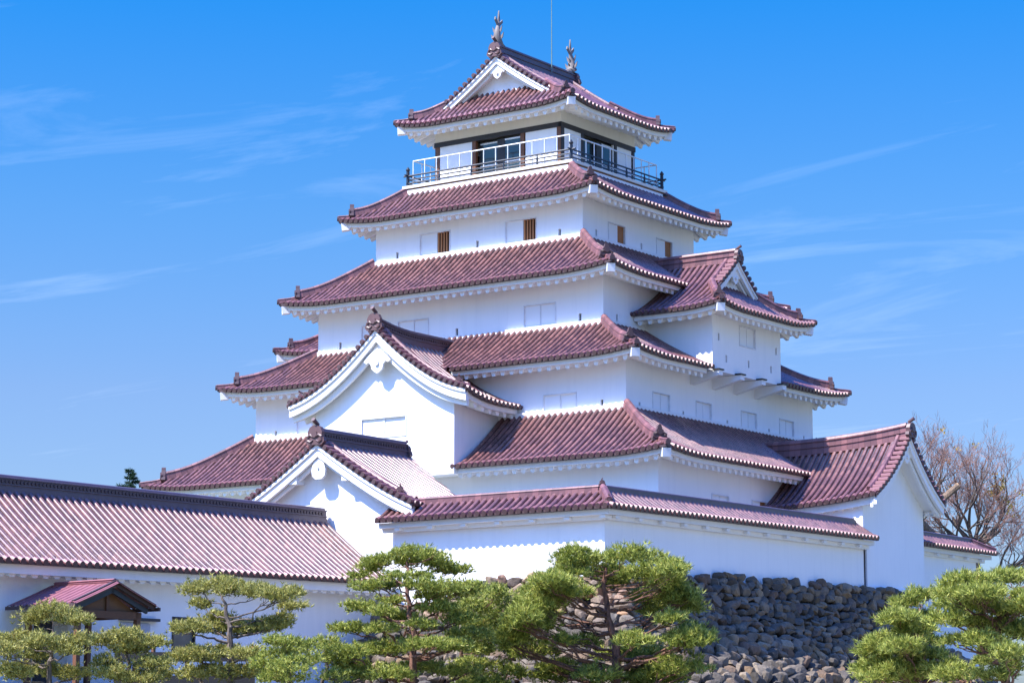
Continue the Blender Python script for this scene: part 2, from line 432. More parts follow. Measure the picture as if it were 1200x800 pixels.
def oni(mb, p, d, size, mat=None, th=0.18, toggle=True):
    """ridge-end ornament at p facing horizontal direction d"""
    mat = mat or ORN; d = Vector((d[0], d[1], 0)).normalized(); sdv = Vector((-d.y, d.x, 0)); up = Vector((0, 0, 1))
    mb.plate([(a*size, b*size) for a, b in (ONI if toggle else ONIH)], Vector(p), sdv, up, th, mat)
    c = Vector(p)+d*th*0.5
    mb.cyl(c+up*size*0.5, d, size*0.2, 0.06, mat, 10)
    for sg in (-1, 1):
        pts = [c+sdv*sg*size*(0.30+0.22*math.cos(a))*1.0+up*size*(0.26+0.2*math.sin(a)) for a in [R_(x) for x in (150, 90, 30, -30, -90, -150)]]
        mb.tube(pts, [size*0.09]*5+[size*0.05], mat, 6)
    # toggle tile pointing out on top
    if toggle: mb.tube([Vector(p)+up*size*1.05-d*0.12, Vector(p)+up*size*1.32+d*0.28*size], [size*0.11, size*0.13], mat, 8, False)

class Gable:
    """pitched roof, ridge along local y from ya (front, gable seen) to yb. parts are built by flags.
    local frame M; profile height Z(x, y)"""
    def __init__(s, hw, ya, yb, ze, zr, c=0.25, lift=0.0, liftL=4.0, up=0.0, hip=None, setback=0.0, skirt_ts=0.4, backcut=None, cx=0):
        s.hw = hw; s.ya = ya; s.yb = yb; s.ze = ze; s.zr = zr; s.c = c; s.pf = prof_fn(c)
        s.lift = lift; s.liftL = liftL; s.up = up; s.hip = hip; s.g = setback; s.ts = skirt_ts; s.backcut = backcut
    def L(s, y):
        k = max(0.0, 1-(y-s.ya)/s.liftL); return s.lift*k*k
    def Z(s, x, y):
        t = 1-abs(x)/s.hw
        z = s.ze+(s.zr-s.ze)*s.pf(t)+s.L(y)
        if s.up:
            d = math.hypot(abs(x)-s.hw, y-s.ya)
            if d < 2.4: z += s.up*(1-d/2.4)**2
        return z
    def slopes(s):
        out = []
        for k in (1, 3):     # 1: +x side, 3: -x side.   local slope frame rotated
            if k == 1:   # u = y
                lo, hi = s.ya, s.yb; uy = lambda u: u
            else: lo, hi = -s.yb, -s.ya; uy = lambda u: -u
            tmax = None; tmin = None
            if s.hip:
                tmax = lambda u, uy=uy: min(1.0, s.ts*(uy(u)-s.ya)/s.g) if uy(u) < s.ya+s.g else 1.0
            if s.backcut:
                tmin = lambda u, uy=uy: s.backcut(uy(u))
            cor = ((s.ya if k == 1 else -s.ya, -s.hw),)
            sl = Slope(-s.hw, s.hw, s.ze, s.zr-s.ze, s.c, lo, hi, tmax=tmax, tmin=tmin, up=s.up, corners=cor if s.up else (), upR=2.4,
                       lift=(lambda u, t, uy=uy: s.L(uy(u))))
            out.append((k, sl))
        return out
GA = Gable(5.1, -12.6, -6.6, 16.55, 19.75, c=0.52, lift=0.35, liftL=3.0, up=0.12)
def hip_ridge(mb, a, b, zf, size=0.28, stop=0.80, orn=0.5):
    """a: wall end, b: eave corner (xy); zf(k) height along k 0..1"""
    a = Vector((a[0], a[1], 0)); b = Vector((b[0], b[1], 0)); N = 10
    def pt(k, dz=0):
        p = a.lerp(b, k); return Vector((p.x, p.y, zf(k)+dz))
    path = [pt(stop*i/N, 0.03+0.10*max(0, (i/N-0.6)/0.4)**2) for i in range(N+1)]
    mb.sweep(path, cap_prof(size*1.15, size*1.15), TRIM)
    d = (b-a).normalized()
    oni(mb, pt(stop, 0.03)+d*0.08, d, orn*1.12, th=0.20, toggle=False, mat=TEND)
    tail = [pt(stop+(1.0-stop)*i/4+0.02, 0.02+0.10*(i/4)**2) for i in range(5)]
    mb.sweep(tail, cap_prof(size*0.75, size*0.55), TRIM)
    e = tail[-1]; mb.cyl(e-d*0.02, d, 0.12, 0.08, TEND, 8)

def hip_beam(mb, a, b, za, zb, w=0.26, h=0.3):
    a = Vector((a[0], a[1], za)); b = Vector((b[0], b[1], zb)); d = (b-a).normalized(); b2 = b-d*0.02
    mb.sweep([a-d*0.3, b2], [(-w/2, -h/2), (w/2, -h/2), (w/2, h/2), (-w/2, h/2)], PLE)
    mb.sweep([b2-d*0.28, b2+d*0.10], [(-w*0.7, -h*0.65), (w*0.7, -h*0.65), (w*0.7, h*0.6), (-w*0.7, h*0.6)], PLE)

def wall_face(mb, p0, p1, z0, z1, holes=(), mat=None, depth=0.16):
    """vertical face from p0 to p1 (seen with p0 on the left), rectangular openings cut with reveals.
    holes: (s0,s1,z0,z1) measured along p0->p1"""
    mat = mat or PL
    p0 = Vector((p0[0], p0[1], 0)); p1 = Vector((p1[0], p1[1], 0)); L = (p1-p0).length; d = (p1-p0)/L
    nin = Vector((-d.y, d.x, 0))      # inward
    ss = sorted({0.0, L, *[h[0] for h in holes], *[h[1] for h in holes]})
    zz = sorted({z0, z1, *[h[2] for h in holes], *[h[3] for h in holes]})
    P = lambda s_, z_, k=0: p0+d*s_+nin*k+Vector((0, 0, z_))
    for i in range(len(ss)-1):
        for j in range(len(zz)-1):
            sm, zm = (ss[i]+ss[i+1])/2, (zz[j]+zz[j+1])/2
            if any(h[0] < sm < h[1] and h[2] < zm < h[3] for h in holes): continue
            mb.add([P(ss[i], zz[j]), P(ss[i+1], zz[j]), P(ss[i+1], zz[j+1]), P(ss[i], zz[j+1])], [(0, 1, 2, 3)], mat)
    for (a, b, c, e) in holes:
        q = [(a, c), (b, c), (b, e), (a, e)]
        vs = [P(s_, z_) for s_, z_ in q]+[P(s_, z_, depth) for s_, z_ in q]
        mb.add(vs, [(0, 4, 5, 1), (1, 5, 6, 2), (2, 6, 7, 3), (3, 7, 4, 0), (4, 7, 6, 5)], mat)

def window(parent, face, s0, s1, z0, z1, kind='closed', split=0.5, M=None):
    """face = (p0, p1) like wall_face. kind closed | lattice (right part open with bars)"""
    p0 = Vector((*face[0], 0)); p1 = Vector((*face[1], 0)); d = (p1-p0).normalized(); nin = Vector((-d.y, d.x, 0))
    def bx(mb, a, b, c, e, k0, k1, mat):
        pts = []
        for z in (c, e):
            for (s_, k) in ((a, k0), (b, k0), (b, k1), (a, k1)):
                pts.append(p0+d*s_+nin*k+Vector((0, 0, z)))
        mb.hexa(pts, mat)
    MM = offM(parent, M)
    f = MB(); w = 0.05
    bx(f, s0+.004, s0+w, z0+.004, z1-.004, -0.03, 0.15, FRAMEM); bx(f, s1-w, s1-.004, z0+.004, z1-.004, -0.03, 0.15, FRAMEM)
    bx(f, s0+w+.002, s1-w-.002, z0+.004, z0+w, -0.03, 0.15, FRAMEM); bx(f, s0+w+.002, s1-w-.002, z1-w, z1-.004, -0.045, 0.15, FRAMEM)
    fo = f.build('window', parent, MM)
    sm = s0+(s1-s0)*split
    g = MB(); bx(g, s0+w, sm-.01, z0+w, z1-w, 0.05, 0.09, SHUT)
    g.build('shutter', fo, MM)
    if kind == 'closed':
        g = MB(); bx(g, sm+.01, s1-w, z0+w, z1-w, 0.075, 0.115, SHUT); bx(g, sm-.02, sm+.02, z0+w, z1-w, 0.03, 0.07, FRAMEM)
        g.build('shutter', fo, MM)
    else:
        g = MB(); bx(g, sm, s1-w, z0+w, z1-w, 0.145, 0.155, VOID)
        n = 5
        for i in range(n):
            a = sm+0.06+(s1-w-sm-0.12)*i/(n-1)
            bx(g, a-0.035, a+0.035, z0+w, z1-w, 0.06, 0.12, OWOOD)
        g.build('lattice', fo, MM)

def loophole(parent, face, s_, z, w=0.15, h=0.34, M=None):
    p0 = Vector((*face[0], 0)); p1 = Vector((*face[1], 0)); d = (p1-p0).normalized(); nin = Vector((-d.y, d.x, 0))
    mb = MB(); pts = []
    for zz in (z-h/2+.02, z+h/2-.02):
        for (a, k) in ((-w/2+.02, 0.10), (w/2-.02, 0.10), (w/2-.02, 0.13), (-w/2+.02, 0.13)): pts.append(p0+d*(s_+a)+nin*k+Vector((0, 0, zz)))
    mb.hexa(pts, GREYD); mb.build('loophole', parent, offM(parent, M))
GREYD = plain('loophole_grey', (0.10, 0.11, 0.13), 0.7)

# =================================================================== TERRAIN
def smooth(x): x = min(1, max(0, x)); return x*x*(3-2*x)
VF = Vector((-math.sin(R_(35.546)), math.cos(R_(35.546)), 0)); VR = Vector((math.cos(R_(35.546)), math.sin(R_(35.546)), 0))
def ground_z(x, y):
    d = (Vector((x, y, 0))-Vector((68.82, -98.31, 0))).dot(VF)
    return 3.3*smooth((d-60)/22)
def make_ground():
    mb = MB(); xs = []
    a = [-3000, -1500, -800, -400, -250]+[-160+8*i for i in range(48)]+[250, 400, 800, 1500, 3000]
    n = len(a); vs = []
    for y in a:
        for x in a:
            z = ground_z(x, y)+0.12*math.sin(x*0.21+1)*math.cos(y*0.17); vs.append((x, y, z))
    mb.add(vs, [(j*n+i, j*n+i+1, (j+1)*n+i+1, (j+1)*n+i) for j in range(n-1) for i in range(n-1)], GROUND, True)
    o = mb.build('ground'); o['kind'] = 'structure'
make_ground()

# =================================================================== CASTLE KEEP
KEEP = thing('castle_keep', 'tall white five tiered castle tower with dark red tiled roofs on the stone base', 'castle', (0, 0, 8.0))
W = {2: (13.76, 10.71, 8.0), 3: (10.71, 8.42, 16.18), 4: (8.35, 6.60, 20.41), 5: (6.13, 4.93, 24.90), 6: (4.85, 4.0, 28.50)}
EV = {1: (14.91, 11.81, 13.91), 2: (12.05, 9.67, 18.65), 3: (9.69, 7.94, 22.89), 4: (7.53, 6.06, 27.09)}
UPT = 0.24
def keep_tier(k):
    ex, ey, zc = EV[k]; wx, wy, zt = W[k+2]; lx, ly, _ = W[k+1]
    ze = zc-UPT; H = zt-ze
    rx, ry = ex-wx, ey-wy
    hipR = min(3.2, 0.85*math.hypot(rx, ry))
    roof = None
    tiles = MB(); eav = MB(); orn = []
    for side in range(4):
        front = side % 2 == 0
        L, rn, E, tot = (ex, ry, ey, rx) if front else (ey, rx, ex, ry)
        wd = (ey-ly) if front else (ex-lx)
        skip = []
        if side == 0 and k == 1: skip = [(-3.65, 3.65)]
        if side == 0 and k == 2: skip = [(-2.0, 2.0)]
        if side in (1, 3) and k == 2: skip = [(-3.12, 3.12)]
        s = Slope(-E, rn, ze, H, 0.22, -L, L, tmax=lambda u, L=L, tot=tot: min(1.0, max(0.0, (L-abs(u))/tot)),
                  up=UPT, corners=((-L, -E), (L, -E)), upR=hipR, skip=skip, tskip=not (side == 0 and k == 2))
        if side == 0 and k == 2: s.tmin = lambda u: 0.0 if abs(u) > 2.05 else min(1.0, max(0.0, (GA.Z(u, -8.5)-0.1-ze)/H))
        t_ = MB(); s.tiles(t_, seed=k*4+side); M = rotM(side)
        e_ = MB(); s.eaves(e_, wd)
        # mortar strip where the tiles meet the wall above
        for (a, b) in ([(-L+tot, L-tot)] if not (side == 0 and k <= 2) else [(-L+tot, -3.0), (3.0, L-tot)]):
            e_.box(a, b, -E+rn-0.16, -E+rn+0.05, zt-0.15, zt+0.10, PLE)
        for src, dst in ((t_, tiles), (e_, eav)):
            o = len(dst.v); dst.v += [tuple(M @ Vector(p)) for p in src.v]
            mm = [dst.mi(m) for m in src.mats]
            dst.f += [tuple(o+i for i in f) for f in src.f]; dst.m += [mm[i] for i in src.m]; dst.sm += src.sm
            for i, u in src.uv.items(): dst.uv[o+i] = u
        if side == 0: s0 = s
    roof = tiles.build('roof', KEEP, offM(KEEP))
    for sx in (-1, 1):
        for sy in (-1, 1):
            hb = MB()
            zf = lambda q: s0.z(sx*(wx+(ex-wx)*q), 1-q)
            hip_ridge(hb, (sx*wx, sy*wy), (sx*ex, sy*ey), zf)
            hb.build('hip_ridge', roof, offM(roof))
            hip_beam(eav, (sx*lx, sy*ly), (sx*(ex-0.12), sy*(ey-0.12)), zc-0.10, zc-0.33)
    eav.build('eaves', roof, offM(roof))
for k in (1, 2, 3, 4): keep_tier(k)

# walls with their openings.  faces: 0 front, 1 right, 2 back, 3 left
def keep_wall(n, ztop, wins, loops, zbot=None):
    a, b, z0 = W[n]; z0 = (z0-0.6) if zbot is None else zbot
    cs = [(-a, -b), (a, -b), (a, b), (-a, b)]
    mb = MB(); faces = [(cs[i], cs[(i+1) % 4]) for i in range(4)]; off = [a, b, a, b]
    for i, (p, q) in enumerate(faces):
        H_ = [(s0+off[i], s1+off[i], c, d) for (f, s0, s1, c, d, *r) in wins if f == i]
        H_ += [(s+off[i]-0.075, s+off[i]+0.075, z-0.17, z+0.17) for (f, s, z) in loops if f == i]
        wall_face(mb, p, q, z0, ztop, H_)
    mb.add([(*c, ztop) for c in cs], [(0, 1, 2, 3)], PL)
    w = mb.build('wall', KEEP, offM(KEEP))
    for (f, s0, s1, c, d, *r) in wins:
        window(KEEP, faces[f], s0+off[f], s1+off[f], c, d, *(r or ['closed']))
    for (f, s, z) in loops: loophole(w, faces[f], s+off[f], z)
keep_wall(5, 27.2, [(0, -3.42, -1.54, 24.98, 26.1, 'lattice', 0.56), (0, 1.69, 3.54, 24.98, 26.1, 'lattice', 0.56),
                    (1, -2.8, -1.3, 24.98, 25.93, 'lattice', 0.6), (1, 1.44, 2.93, 24.98, 25.88, 'lattice', 0.6)],
          [(0, -4.8, 25.2), (0, 0.06, 25.2), (0, 4.83, 25.2), (1, -3.79, 25.2), (1, 0.12, 25.2), (1, 3.8, 25.2)])
keep_wall(4, 23.1, [(0, -5.66, -3.85, 20.52, 21.58), (0, -3.42, -1.54, 20.52, 21.58), (0, 3.95, 5.77, 20.52, 21.58)],
          [(0, -6.96, 20.72), (0, 0.11, 20.72), (0, 7.08, 20.72), (1, -5.47, 20.72)])
keep_wall(3, 18.8, [(0, 6.29, 8.12, 16.12, 17.03), (0, -8.12, -6.29, 16.12, 17.03)]+[(1, a, b, 16.12, 17.09) for a, b in ((-6.28, -4.81), (-2.6, -1.2), (1.46, 2.95), (5.08, 6.54))],
          [(0, 9.44, 16.4), (0, -9.44, 16.4)]+[(1, s, 16.3) for s in (-7.33, -3.67, 0.21, 4.1, 7.5)])
keep_wall(2, 14.1, [(1, -6.41, -4.91, 11.35, 12.36), (1, -2.95, -1.6, 11.35, 12.36, 'lattice', 0.62), (0, 6.3, 8.1, 11.35, 12.36)], [], zbot=3.0)

# deck, base wall and top room
def top_storey():
    mb = MB()
    a, b, z0 = W[6]
    mb.box(-a, a, -b, b, z0-0.6, 28.62, CREAM)
    mb.build('balcony_base', KEEP, offM(KEEP))
    mb = MB(); mb.box(-5.08, 5.08, -4.22, 4.22, 28.68, 28.82, CREAM); mb.box(-4.98, 4.98, -4.12, 4.12, 28.60, 28.678, OWD)
    mb.build('balcony_floor', KEEP, offM(KEEP))
    A, B = 3.78, 3.25
    # room walls: panels between posts
    mb = MB()
    mb.box(-A, A, -B, B, 31.02, 31.95, CREAM)
    for (f, s0, s1) in ((0, -3.5, -1.5), (0, 1.68, 3.55), (1, -2.95, -1.35), (1, 1.32, 2.98), (2, -3.5, -1.5), (2, 1.5, 3.5), (3, -3, -1.3), (3, 1.3, 3)):
        M = rotM(f); w_, d_ = (A, B) if f % 2 == 0 else (B, A)
        vs = [(s0, -d_+.03, 28.82), (s1, -d_+.03, 28.82), (s1, -d_+.12, 28.82), (s0, -d_+.12, 28.82), (s0, -d_+.03, 30.78), (s1, -d_+.03, 30.78), (s1, -d_+.12, 30.78), (s0, -d_+.12, 30.78)]
        mb.hexa([M @ Vector(v) for v in vs], PL)
    mb.build('wall', KEEP, offM(KEEP))
    mb = MB()
    for f in range(4):
        M = rotM(f); w_, d_ = (A, B) if f % 2 == 0 else (B, A)
        def bx(x0, x1, y0, y1, z0_, z1_, m):
            mb.hexa([M @ Vector(v) for v in [(x0, y0, z0_), (x1, y0, z0_), (x1, y1, z0_), (x0, y1, z0_), (x0, y0, z1_), (x1, y0, z1_), (x1, y1, z1_), (x0, y1, z1_)]], m)
        bx(-w_-.04, w_+.02 if f % 2 else w_+.04, -d_-.04+0.003*f, -d_+.14, 30.78, 31.02, DWOOD)
        for s in ((-w_+.02, -w_+.26), (-1.5, -1.28), (1.4, 1.62), (w_-.24, w_-.02)):
            bx(s[0], s[1], -d_-.015, -d_+.16, 28.82, 30.78, BWOOD if f == 0 else DWOOD)
    mb.build('timber_frame', KEEP, offM(KEEP))
    for f in range(4):
        M = rotM(f); w_, d_ = (A, B) if f % 2 == 0 else (B, A)
        mb = MB()
        def bx(x0, x1, y0, y1, z0_, z1_, m):
            mb.hexa([M @ Vector(v) for v in [(x0, y0, z0_), (x1, y0, z0_), (x1, y1, z0_), (x0, y1, z0_), (x0, y0, z1_), (x1, y0, z1_), (x1, y1, z1_), (x0, y1, z1_)]], m)
        bx(-1.27, 1.39, -d_+.55, -d_+.6, 28.82, 30.78, VOID)
        bx(-1.26, -0.05, -d_+.3, -d_+.34, 28.83, 30.6, GLASS); bx(0.35, 1.36, -d_+.12, -d_+.16, 28.83, 30.62, GLASS)
        for (p, q, y) in ((-1.27, -0.05, .28), (0.33, 1.38, .10)):
            for (u0, u1, z0_, z1_) in ((p, p+.07, 28.84, 30.7), (q-.07, q, 28.84, 30.7), (p+.07, q-.07, 30.6, 30.68), (p+.07, q-.07, 29.5, 29.56)):
                bx(u0, u1, -d_+y, -d_+y+.1, z0_, z1_, WMET if u1-u0 > .5 else DWOOD)
        bx(-0.05, 0.33, -d_+.1, -d_+.3, 28.84, 30.7, DWOOD)
        mb.build('glass_door', KEEP, offM(KEEP))
    # old dark balustrade
    mb = MB(); X, Y = 4.88, 4.02
    for f in range(4):
        M = rotM(f); w_, d_ = (X, Y) if f % 2 == 0 else (Y, X)
        for z, r, ext in ((29.36, 0.045, 0.25), (29.17, 0.032, 0.0), (28.98, 0.04, 0.1)):
            mb.tube([M @ Vector((-w_-ext, -d_+.002*f, z+.003*f)), M @ Vector((w_+ext, -d_+.002*f, z+.003*f))], r, RAIL, 6)
        n = 5
        for i in range(1, n):
            x = -w_+2*w_*i/n; mb.tube([M @ Vector((x, -d_, 28.82)), M @ Vector((x, -d_, 29.22))], 0.05, RAIL, 6)
            mb.tube([M @ Vector((x, -d_, 29.22)), M @ Vector((x, -d_, 29.35))], 0.03, RAIL, 6)
        p = M @ Vector((-w_, -d_, 28.62))
        mb.tube([p, p+Vector((0, 0, 0.95))], 0.085, RAIL, 10); mb.tube([p+Vector((0, 0, z)) for z in (0.95, 1.0, 1.06, 1.12, 1.2)], [0.05, 0.10, 0.11, 0.07, 0.01], RAIL, 10)
        q = M @ Vector((-w_-.3, -d_, 28.42)); 
        mb.box(p.x-.3, p.x+.3, p.y-.12, p.y+.12, 28.50, 28.59, DWOOD)
    mb.build('balustrade', KEEP, offM(KEEP))
    mb = MB(); X, Y = 4.68, 3.85
    for f in range(4):
        M = rotM(f); w_, d_ = (X, Y) if f % 2 == 0 else (Y, X)
        for z, r in ((30.12, 0.035), (29.2, 0.025)):
            mb.tube([M @ Vector((-w_, -d_, z+.002*f)), M @ Vector((w_, -d_, z+.002*f))], r, WMET, 5)
        n = 13 if f % 2 == 0 else 11
        for i in range(n):
            x = -w_+2*w_*i/n; mb.tube([M @ Vector((x, -d_, 28.82)), M @ Vector((x, -d_, 30.12))], 0.028, WMET, 5)
    mb.build('safety_railing', KEEP, offM(KEEP))
top_storey()

def merge(dst, src, M):
    o = len(dst.v); dst.v += [tuple(M @ Vector(p)) for p in src.v]
    mm = [dst.mi(m) for m in src.mats]
    dst.f += [tuple(o+i for i in f) for f in src.f]; dst.m += [mm[i] for i in src.m]; dst.sm += src.sm
    for i, u in src.uv.items(): dst.uv[o+i] = u

def verge(mb, G, y, out=-1, x_from=None, M=None, step=0.33, both=True, white=False, hw=None):
    """row of round verge tiles along the gable edge at y; out = direction of the gable (-1 = towards -y)"""
    hw = hw or G.hw; loc = MB()
    for sg in (-1, 1):
        x = 0.22
        while x < hw-0.05:
            z = G.Z(x, y); z2 = G.Z(min(hw, x+.1), y); sl = (z2-z)/.1
            p = Vector((sg*x, y+out*0.06, z+0.06))
            loc.cyl(p, (0, -out, 0), 0.115, 0.46, TRIM if not white else TRIM, 8)
            loc.cyl(p+Vector((0, out*0.03, 0)), (0, -out, 0), 0.10, 0.035, TEND, 8)
            x += step/math.hypot(1, sl)
        path = [Vector((sg*(0.1+(hw-0.35)*i/12), y-out*0.52, G.Z(0.1+(hw-0.35)*i/12, y)+0.02)) for i in range(13)]
        loc.sweep(path, [(-0.11, 0), (-0.11, 0.12), (-0.06, 0.19), (0.06, 0.19), (0.11, 0.12), (0.11, 0)], TRIM, side=(0, 1, 0))
        # flat layer beneath the verge tiles
        path = [Vector((sg*(0.0+(hw)*i/14), y-out*0.18, G.Z(hw*i/14, y)-0.035)) for i in range(15)]
        loc.sweep(path, [(-0.20, -0.06), (-0.20, 0.04), (0.26, 0.04), (0.26, -0.06)], TEND, side=(0, 1, 0), vert=True)
    if mb is not None: merge(mb, loc, M or Matrix())
def barge(mb, G, y, out=-1, hw=None, M=None, h=0.5, th=0.14, drop=0.08, ov=0.9, h2=None):
    """layered gable boards: outer board, stepped inner board, soffit back to the wall"""
    hw = hw or G.hw; loc = MB(); h2 = h2 or h*1.5
    for sg in (-1, 1):
        N = 16
        def pth(dy, dz, f=1.0): return [Vector((sg*(hw*f*i/N), y-out*dy, G.Z(hw*f*i/N, y)-dz)) for i in range(N+1)]
        k = dict(side=(0, 1, 0), vert=True)
        loc.sweep(pth(0.14, drop), [(-th/2, -h), (-th/2, 0), (th/2, 0), (th/2, -h)], PLE, **k)
        loc.sweep(pth(0.10, drop), [(-th/2-.03, -h*.32), (-th/2-.03, -0.02), (th/2-.03, -.02), (th/2-.03, -h*.32)], PLE, **k)
        p2 = [Vector((sg*(hw*0.985*i/N), y-out*0.34, G.Z(hw*0.985*i/N, y)-drop-h*0.9-(h2-h)*(1-0.75*i/N)*0.5)) for i in range(N+1)]
        q = (h2-h)*0.5+h*0.1
        loc.sweep(p2, [(-th/2, -q), (-th/2, h*0.85), (th/2, h*0.85), (th/2, -q)], PLE, **k)
        m = (0.42+ov+.03)/2; w = (ov+.03-0.42)/2
        if w > 0.02: loc.sweep(pth(m, drop+0.10, 0.97), [(-w, -0.3), (-w, 0), (w, 0), (w, -0.3)], PLE, **k)
    merge(mb, loc, M or Matrix())
def pendant(mb, G, y, size, M=None, out=-1, drop=0.6):
    """carved gable pendant under the apex"""
    pts = [(-0.75, 0.28), (-0.95, 0.02), (-0.75, -0.10), (-0.62, 0.0), (-0.45, -0.16), (-0.38, -0.42), (-0.18, -0.58), (0, -0.68), (0.18, -0.58), (0.38, -0.42), (0.45, -0.16), (0.62, 0.0), (0.75, -0.10), (0.95, 0.02), (0.75, 0.28), (0, 0.75)]
    loc = MB(); z = G.Z(0, y)-drop
    loc.plate([(a*size, b*size) for a, b in pts], (0, y+out*(-0.02), z), (1, 0, 0), (0, 0, 1), 0.12, PLE)
    loc.cyl((0, y+out*0.12, z-0.1*size), (0, 1, 0), 0.16*size, 0.12, PLE, 6)
    merge(mb, loc, M or Matrix())
def gable_wall(mb, G, y, z0, hw, M=None, inset=0.25, th=0.2, mat=None, holes=()):
    """wall under the gable: rectangle + top following the roof; hw half width"""
    N = 16; loc = MB(); mat = mat or PL
    xs = [-hw+2*hw*i/N for i in range(N+1)]
    top = [(x, G.Z(x, y)-inset) for x in xs]
    zc = min(t[1] for t in top)-0.002
    wall_face(loc, (-hw, y), (hw, y), z0, zc, [(a+hw, b+hw, c, d) for a, b, c, d in holes], mat)
    vs = [(x, y, zc) for x in xs]+[(x, y, z) for x, z in top]
    loc.add(vs, [(i, i+1, N+2+i, N+1+i) for i in range(N)], mat)
    merge(mb, loc, M or Matrix())
def main_ridge(mb, G, ya, yb, w=0.36, h=0.62, M=None, mat=None, dots=True, extra=None):
    loc = MB(); N = 14
    pth = [Vector((0, ya+(yb-ya)*i/N, G.Z(0, ya+(yb-ya)*i/N)-0.02)) for i in range(N+1)]
    if extra: pth = [p+Vector((0, 0, extra(p.y))) for p in pth]
    mat = mat or TRIM
    P_ = [(-w*.62, -0.15), (-w*.62, h*.10), (-w*.5, h*.10), (-w*.5, h*.24), (-w*.62, h*.26), (-w*.62, h*.32), (-w*.46, h*.34), (-w*.46, h*.66), (-w*.60, h*.68), (-w*.60, h*.76), (-w*.4, h*.78)]
    P_ = P_+[(-w*.32*math.cos(a), h*.8+h*.2*math.sin(a)) for a in [math.pi*i/4 for i in range(5)]]+[(-a, b) for a, b in P_[::-1]]
    loc.sweep(pth, P_, mat, side=(1, 0, 0))
    if dots:
        y = ya+0.15
        while y < yb-0.1:
            z = G.Z(0, y)-0.02+(extra(y) if extra else 0)
            for sg in (-1, 1): loc.cyl((sg*w*.44, y, z+h*.50), (sg, 0, 0), 0.065, 0.045, TEND, 6)
            y += 0.17
    merge(mb, loc, M or Matrix())

def eave_parts(mb, G, wd, M, sides=(1, 3), y_range=None, **k):
    for kk, sl in G.slopes():
        if kk not in sides: continue
        if y_range: sl.u0, sl.u1 = (y_range if kk == 1 else (-y_range[1], -y_range[0]))
        loc = MB(); sl.eaves(loc, wd, **k); merge(mb, loc, M @ rotM(kk))
def roof_tiles(mb, G, M, sides=(1, 3), seed=0, ends=True):
    for kk, sl in G.slopes():
        if kk in sides:
            loc = MB(); sl.tiles(loc, seed=seed+kk, ends=ends); merge(mb, loc, M @ rotM(kk))

# ---- front dormer A (big curved gable over the second tier)
def dormer_front():
    G = GA; I = Matrix()
    wl = MB()
    gable_wall(wl, G, -11.9, 13.35, 3.95, I, inset=0.2, holes=[(-1.3, 1.3, 15.2, 16.15)])
    for sg in (-1, 1):
        p, q = ((3.95, -11.9), (3.95, -7.0)) if sg == 1 else ((-3.95, -7.0), (-3.95, -11.9))
        wall_face(wl, p, q, 13.35, 16.75)
    wl.add([(-3.95, -11.9, 13.35), (3.95, -11.9, 13.35), (3.95, -10, 13.35), (-3.95, -10, 13.35)], [(3, 2, 1, 0)], PL)
    w = wl.build('dormer_wall', KEEP, offM(KEEP))
    window(KEEP, ((-3.95, -11.9), (3.95, -11.9)), 3.95-1.3, 3.95+1.3, 15.2, 16.15)
    t = MB(); roof_tiles(t, G, I, seed=30); verge(t, G, -12.6)
    r = t.build('dormer_roof', KEEP, offM(KEEP))
    e = MB(); eave_parts(e, G, 1.1, I, y_range=(-12.35, -8.5), fh=0.22); e.build('eaves', r, offM(r))
    b = MB(); barge(b, G, -12.6, hw=5.05, h=0.52, h2=0.9, ov=0.7); b.build('gable_board', r, offM(r))
    p = MB(); pendant(p, G, -12.40, 0.8, drop=1.45); p.build('gable_pendant', r, offM(r))
    g = MB(); main_ridge(g, G, -12.5, -6.75, mat=RIDGED, h=0.6, extra=lambda y: 0.05*0); oni(g, (0, -12.62, G.Z(0, -12.6)-0.05), (0, -1), 0.72)
    for sg in (-1, 1): oni(g, (sg*4.55, -12.35, G.Z(4.55, -12.6)+0.05), (sg*0.6, -0.8), 0.32, th=.1)
    g.build('ridge', r, offM(r))
    f = MB(); f.box(1.93, 2.02, -9.5, -8.9, 17.95, 18.55, GREEN); f.box(-2.02, -1.93, -9.5, -8.9, 17.95, 18.55, GREEN)
    f.build('copper_flashing', r, offM(r))
dormer_front()

